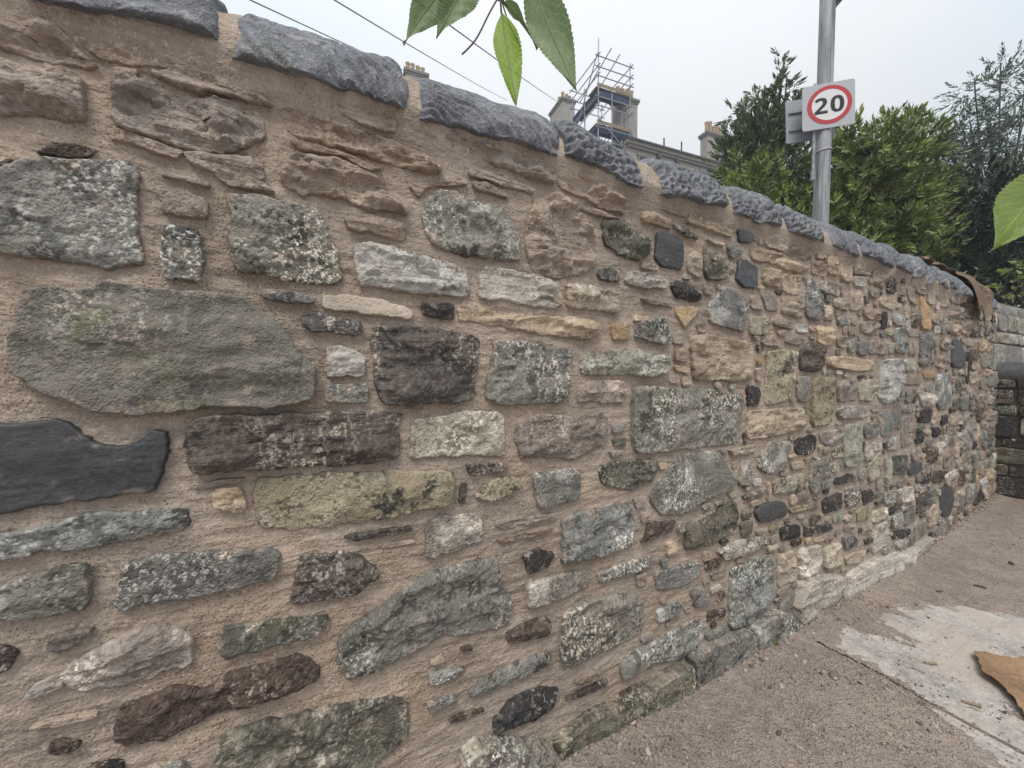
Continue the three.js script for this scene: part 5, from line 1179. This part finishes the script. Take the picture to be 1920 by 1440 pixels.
// ---------------------------------------------------------------- leaves hanging into the picture, close by
const veinMap = (() => { const n = 512, d = new Uint8Array(n * n * 4); for (let y = 0; y < n; y++) for (let x = 0; x < n; x++) {
  const u = x / n, v = y / n, a = Math.abs(u - .5) * 2, side = u < .5 ? 0 : .5, w = v * 11 - a * 2.4 + side + .25 * vn(a * 3, v * 6, 5000 + (side ? 1 : 0)), f = Math.abs(w - Math.round(w)), vein = Math.max(sstep(.07, .02, f) * .75, sstep(.045, .015, a)), net = vn(u * 60, v * 60, 5100) * .10 + vn(u * 14, v * 14, 5110) * .10;
  const c = [.125 + .10 * vein, .195 + .10 * vein, .075 + .06 * vein], t = 1 + net; const k = (y * n + x) * 4; for (let q = 0; q < 3; q++) d[k + q] = toB(c[q] * t); d[k + 3] = 255; }
  const t = new THREE.DataTexture(d, n, n, THREE.RGBAFormat); t.colorSpace = THREE.SRGBColorSpace; t.magFilter = THREE.LinearFilter; t.needsUpdate = true; return t; })();
const bigLeaf = new THREE.MeshPhysicalMaterial({ map: veinMap, roughness: .6, transmission: .45, thickness: 0, side: THREE.DoubleSide, name: 'cherry leaf' });
const bigLeafYoung = new THREE.MeshPhysicalMaterial({ map: veinMap, color: new THREE.Color(1.7, 1.75, .38), roughness: .6, transmission: .6, thickness: 0, side: THREE.DoubleSide, name: 'young cherry leaf' });
function cherryLeaf(base, tip, W, facing, curl, fold, sd) { // toothed, pointed blade from base to tip
  const y = tip.clone().sub(base), L = y.length(); y.normalize(); const x = y.clone().cross(facing).normalize(), z = x.clone().cross(y).normalize(), n = 130, m = 8, pos = [], uv = [], idx = [];
  for (let i = 0; i <= n; i++) { const t = i / n; let w = W * (t < .42 ? Math.pow(Math.sin(t / .42 * Math.PI / 2), .75) : Math.pow(Math.max(0, Math.cos((t - .42) / .58 * Math.PI / 2)), 1.15)); const tooth = (t * 26) % 1; w *= 1 + .085 * (1 - tooth) - .03; w = Math.max(w, L * .004);
    for (let j = 0; j <= m; j++) { const a = j / m * 2 - 1, bulge = .006 * W / .02 * Math.sin(t * 40 + Math.abs(a) * 5) * .06 * Math.abs(a), zz = curl * L * (t * t - .3 * t) + fold * Math.abs(a) * w + bulge + .004 * Math.sin(t * 7 + sd + a * 2) * Math.abs(a); const p = base.clone().addScaledVector(y, t * L).addScaledVector(x, a * w).addScaledVector(z, zz); pos.push(p.x, p.y, p.z); uv.push(j / m, t); } }
  for (let i = 0; i < n; i++) for (let j = 0; j < m; j++) { const a = i * (m + 1) + j; idx.push(a, a + 1, a + m + 2, a, a + m + 2, a + m + 1); } return [geoOf(pos, idx, uv), x, z];
}
const stemMat = new THREE.MeshStandardMaterial({ color: new THREE.Color(.10, .075, .06), roughness: .7, name: 'twig' }), ribMat = new THREE.MeshStandardMaterial({ color: new THREE.Color(.22, .25, .11), roughness: .6, name: 'midrib' });
{
  const node = V(-.013, 1.912, -.42), tw = thing('cherry_twig', 'twig of toothed green leaves hanging in at the top centre', 'twig', node.toArray()), L = (v) => V(...v).sub(node);
  put('stem', merge([tubeOf([L([-.30, 2.45, -.12]), L([-.12, 2.16, -.30]), L([-.025, 1.985, -.40]), V(0, 0, 0)], .0028, 24, 7), new THREE.SphereGeometry(.0055, 10, 8)]), stemMat, tw);
  const leafOn = (b, t, W, f, curl, fold, sd, mat = bigLeaf, root = node) => { const [g] = cherryLeaf(L(b), L(t), W, V(...f), curl, fold, sd), lf = put('leaf', g, mat, tw); const B = L(b), Tt = L(t), dir = Tt.clone().sub(B); put('petiole', tubeOf([root.clone().sub(node), root.clone().sub(node).lerp(B, .5).add(V(0, .002, .001)), B], .0011, 8, 6), stemMat, lf); const rib = []; const ff = V(...f), y = dir.clone().normalize(), x = y.clone().cross(ff).normalize(), z = x.clone().cross(y).normalize(), len = dir.length(); for (let i = 0; i <= 10; i++) { const s = i / 10 * .97; rib.push(B.clone().addScaledVector(dir, s).addScaledVector(z, curl * len * (s * s - .3 * s) + .0002)); } put('midrib', tubeOf(rib, .0007, 20, 5), ribMat, lf); return lf; };
  leafOn([.016, 1.932, -.418], [.070, 1.806, -.42], .0205, [-.25, .1, 1], .06, .10, 1);
  leafOn([-.0115, 1.892, -.42], [.0045, 1.792, -.42], .0148, [.1, .2, 1], .05, .16, 2, bigLeafYoung);
  leafOn([-.055, 1.955, -.43], [-.125, 1.881, -.44], .021, [.5, .5, 1], -.10, .18, 3);
  leafOn([-.036, 1.950, -.425], [-.084, 1.878, -.43], .0200, [.35, .35, 1], -.08, .2, 4);
  leafOn([-.009, 1.913, -.43], [.033, 1.886, -.452], .0085, [-.4, .9, .5], -.12, .5, 5);
  put('stalk', tubeOf([V(0, 0, 0), L([-.024, 1.893, -.42]), L([-.038, 1.866, -.42]), L([-.046, 1.856, -.42]), L([-.054, 1.8485, -.42])], .0009, 18, 6), stemMat, tw);
  put('stalk', tubeOf([V(0, 0, 0), L([-.004, 1.885, -.422]), L([.004, 1.870, -.424]), L([.0085, 1.861, -.425])], .0008, 12, 6), stemMat, tw);
  const n2 = V(.575, 1.735, -.40), tr = thing('cherry_twig', 'single bright yellow green toothed leaf at the right edge', 'twig', n2.toArray()); const L2 = (v) => V(...v).sub(n2);
  put('stem', tubeOf([L2([.95, 2.5, -.1]), L2([.75, 2.1, -.3]), L2([.62, 1.82, -.39]), V(0, 0, 0)], .0028, 20, 7), stemMat, tr);
  { const [g] = cherryLeaf(L2([.565, 1.722, -.40]), L2([.4925, 1.629, -.40]), .024, V(-.6, -.1, 1), .05, .12, 6); const lf = put('leaf', g, bigLeafYoung, tr); put('midrib', tubeOf([L2([.575, 1.735, -.40]), L2([.565, 1.722, -.4]), L2([.535, 1.682, -.4002]), L2([.50, 1.638, -.3995])], .0009, 14, 5), ribMat, lf); }
}
// ---------------------------------------------------------------- hessian on the far copes, torn brown sheet on the path, chips, weed
const hessianMap = colourMap((i, c) => { const t = .75 + .35 * (nC[i] - .5) + .5 * (nA[i] - .5) + .25 * (nG[i] - .5), b = [.245, .18, .125]; for (let q = 0; q < 3; q++) c[q] = b[q] * t; });
const hessian = new THREE.MeshStandardMaterial({ map: hessianMap, bumpMap: bumpFine, bumpScale: .006, roughness: 1, side: THREE.DoubleSide, name: 'hessian' });
function solidSheet(nx, ny, f, th) { // a sheet with thickness from a point function
  const pos = [], uv = [], idx = []; for (const k of [0, 1]) for (let j = 0; j <= ny; j++) for (let i = 0; i <= nx; i++) { const [p, n, u, v] = f(i / nx, j / ny); const q = p.clone().addScaledVector(n, k ? 0 : -th); pos.push(q.x, q.y, q.z); uv.push(u, v); }
  const o = (nx + 1) * (ny + 1); for (const k of [0, 1]) for (let j = 0; j < ny; j++) for (let i = 0; i < nx; i++) { const a = k * o + j * (nx + 1) + i; k ? idx.push(a, a + 1, a + nx + 2, a, a + nx + 2, a + nx + 1) : idx.push(a, a + nx + 2, a + 1, a, a + nx + 1, a + nx + 2); }
  const rim = []; for (let i = 0; i < nx; i++) rim.push(i); for (let j = 0; j < ny; j++) rim.push(j * (nx + 1) + nx); for (let i = nx; i > 0; i--) rim.push(ny * (nx + 1) + i); for (let j = ny; j > 0; j--) rim.push(j * (nx + 1));
  for (let k = 0; k < rim.length; k++) { const a = rim[k], b = rim[(k + 1) % rim.length]; idx.push(a, b, b + o, a, b + o, a + o); } return geoOf(pos, idx, uv);
}
{
  const B0 = wallAt(5.1, 2.4, -.1); const cloth = solidSheet(90, 46, (u, v) => { const s = 4.12 + 1.75 * u, ed = .1 * fbm(u * 5, v, 6000, 3), end = lerp(lerp(2.4, 1.25, sstep(.5, 1, u)), lerp(.95, -.05, sstep(.52, .80, u)) + .35 * fbm(u * 9, 2, 6001, 2), v); let a = end; const lift = .022 + .05 * Math.abs(fbm(u * 9, v * 6, 6010, 3)) + .02 * Math.max(0, Math.sin(u * 19 + v * 2)) * sstep(.1, .4, u); let z, h; if (a > 0) { z = -.165 + Math.cos(a) * (.228 + lift); h = 2.325 + Math.sin(a) * (.238 + lift); } else { z = -.165 + .228 + lift; h = 2.325 + a * .3; } const drop = sstep(.55, .75, u) * sstep(.82, 1, v) * .17 * (1 + .4 * Math.sin(u * 40)); const p = wallAt(s + ed * .3, h - drop, z).sub(B0); const n = wallAt(s, h, z + .01 * Math.cos(a)).sub(wallAt(s, h, z)); n.y = .01 * Math.sin(a); n.normalize(); return [p, n, s, a * .25]; }, .006);
  tag(put('hessian_sheet', cloth, hessian), 'crumpled brown hessian lying over the far copes', 'sacking').position.copy(B0);
}
{ // torn brown sheet lying on the slab, one side lifted
  const O = wallAt(2.45, 0, .85); const outline = [[2.50, .595], [2.42, .625], [2.30, .665], [2.255, .735], [2.17, .79], [2.10, .825], [2.0, .95], [2.1, 1.35], [2.95, 1.3], [3.05, .9], [2.78, .80], [2.60, .71]];
  const C = [2.5, .95], N = 120, rings = 12, pos = [], uv = [], idx = []; const P = []; { const n = outline.length; for (let i = 0; i < N; i++) { const t = i / N * n, k = Math.floor(t), f = t - k, a = outline[k], b = outline[(k + 1) % n]; P.push([lerp(a[0], b[0], f) + .008 * fbm(i * .37, 1, 6100, 3), lerp(a[1], b[1], f) + .008 * fbm(i * .41, 5, 6110, 3)]); } }
  for (const top of [0, 1]) for (let r = 0; r <= rings; r++) for (let i = 0; i < N; i++) { const f = Math.pow(r / rings, .8), s = lerp(C[0], P[i][0], f), w = lerp(C[1], P[i][1], f), e = r === rings; const lift = .012 + .020 * sstep(.75, 1, f) * Math.max(0, .4 + fbm(i * .06, 2, 6120, 2) * 2) + .03 * Math.abs(fbm(s * 7, w * 9, 6130, 4)) + .010 * Math.exp(-(((w - .62 - (2.5 - s) * -.28) / .03) ** 2)); wallAt(s, 0, w, tmpV); pos.push(tmpV.x - O.x, lift + (top ? .003 : 0), tmpV.z - O.z); uv.push(s * 1.3, w * 1.3); }
  const o = (rings + 1) * N; for (const k of [0, 1]) for (let r = 0; r < rings; r++) for (let i = 0; i < N; i++) { const a = k * o + r * N + i, b = k * o + r * N + (i + 1) % N; k ? idx.push(a, b, b + N, a, b + N, a + N) : idx.push(a, b + N, b, a, a + N, b + N); } for (let i = 0; i < N; i++) { const a = rings * N + i, b = rings * N + (i + 1) % N; idx.push(a, b, b + o, a, b + o, a + o); }
  const g = geoOf(pos, idx, uv); tag(put('brown_sheet', g, new THREE.MeshStandardMaterial({ map: hessianMap, color: new THREE.Color(1.6, 1.38, 1.15), bumpMap: bumpFine, bumpScale: .004, roughness: .95, side: THREE.DoubleSide, name: 'brown sheet' })), 'torn brown fibrous sheet lying on the pale slab', 'sheet').position.copy(O);
}
{ // stone chips and bits of stick
  const chipG = (sd, f) => { const g = mergeVertices(new THREE.IcosahedronGeometry(1, 2).deleteAttribute('uv').deleteAttribute('normal'), 1e-3), p = g.attributes.position; for (let i = 0; i < p.count; i++) { const x = p.getX(i), y = p.getY(i), z = p.getZ(i), k = 1 + .35 * fbm(x * 1.6 + sd, z * 1.6 + y, 6200, 2); p.setXYZ(i, x * k, clamp(y * k, -.8, .7) * f, z * k); } g.computeVertexNormals(); return g; };
  const chip = (s, w, a, b, turn, mat, label) => { const p = wallAt(s, 0, w), m = put('stone_chip', chipG(s * 7, .30), mat); m.position.set(p.x, Math.max(soilH(s, w), 0) + a * .08, p.z); m.scale.set(a, a, b); m.rotation.y = turn; tag(m, label, 'stone', 'loose bits on the path'); };
  const cm = new THREE.MeshStandardMaterial({ color: new THREE.Color(.17, .14, .125), roughness: .95, name: 'chip' }), cd = new THREE.MeshStandardMaterial({ color: new THREE.Color(.05, .043, .04), roughness: .95, name: 'dark chip' });
  chip(1.651, .32, .034, .020, .5, cm, 'flat brown stone chip lying left of the slab joint');
  chip(2.75, .36, .012, .007, .8, cd, 'small dark chip on the pale slab near the soil edge');
  chip(1.70, .40, .011, .009, 1.4, cd, 'small dark chip beside the flat stone chip');
  chip(3.55, .42, .03, .018, 2.4, cd, 'dark flat chip on the soil beyond the pale slab');
  chip(4.3, .45, .035, .015, .9, cd, 'dark long chip on the far soil of the path');
  chip(3.2, .30, .02, .012, .2, cd, 'dark chip on the soil close to the wall foot');
  const wood = new THREE.MeshStandardMaterial({ color: new THREE.Color(.26, .20, .14), roughness: .9, name: 'stick' });
  const stick = (s, w, L, turn, label) => { const p = wallAt(s, 0, w), m = put('wood_bit', box(L, .008, .014, 0, 0, 0, .003), wood); m.position.set(p.x, Math.max(soilH(s, w), 0) + .006, p.z); m.rotation.set(0, turn, .05); tag(m, label, 'stick', 'loose bits on the path'); };
  stick(2.211, .509, .055, -.25, 'short tan stick on the pale slab above the joint'); stick(2.02, .69, .062, -.6, 'short tan stick between the slab joint and the brown sheet');
  const base = wallAt(1.603, 0, .074), weed = thing('weed', 'tiny green weed at the foot of the wall', 'weed', [base.x, soilH(1.603, .074) - .003, base.z]); const wm = leafMat(.16, .24, .06);
  for (let i = 0; i < 7; i++) { const g = leafShape(RR(.018, .034), RR(.004, .007), -.4, 3); g.rotateX(RR(.2, .9)); g.rotateY(i * .9); put('leaf', g, wm, weed); }
}

scene.fog = new THREE.FogExp2(0xdfe6f0, 0.003);
renderer.render(scene, camera);
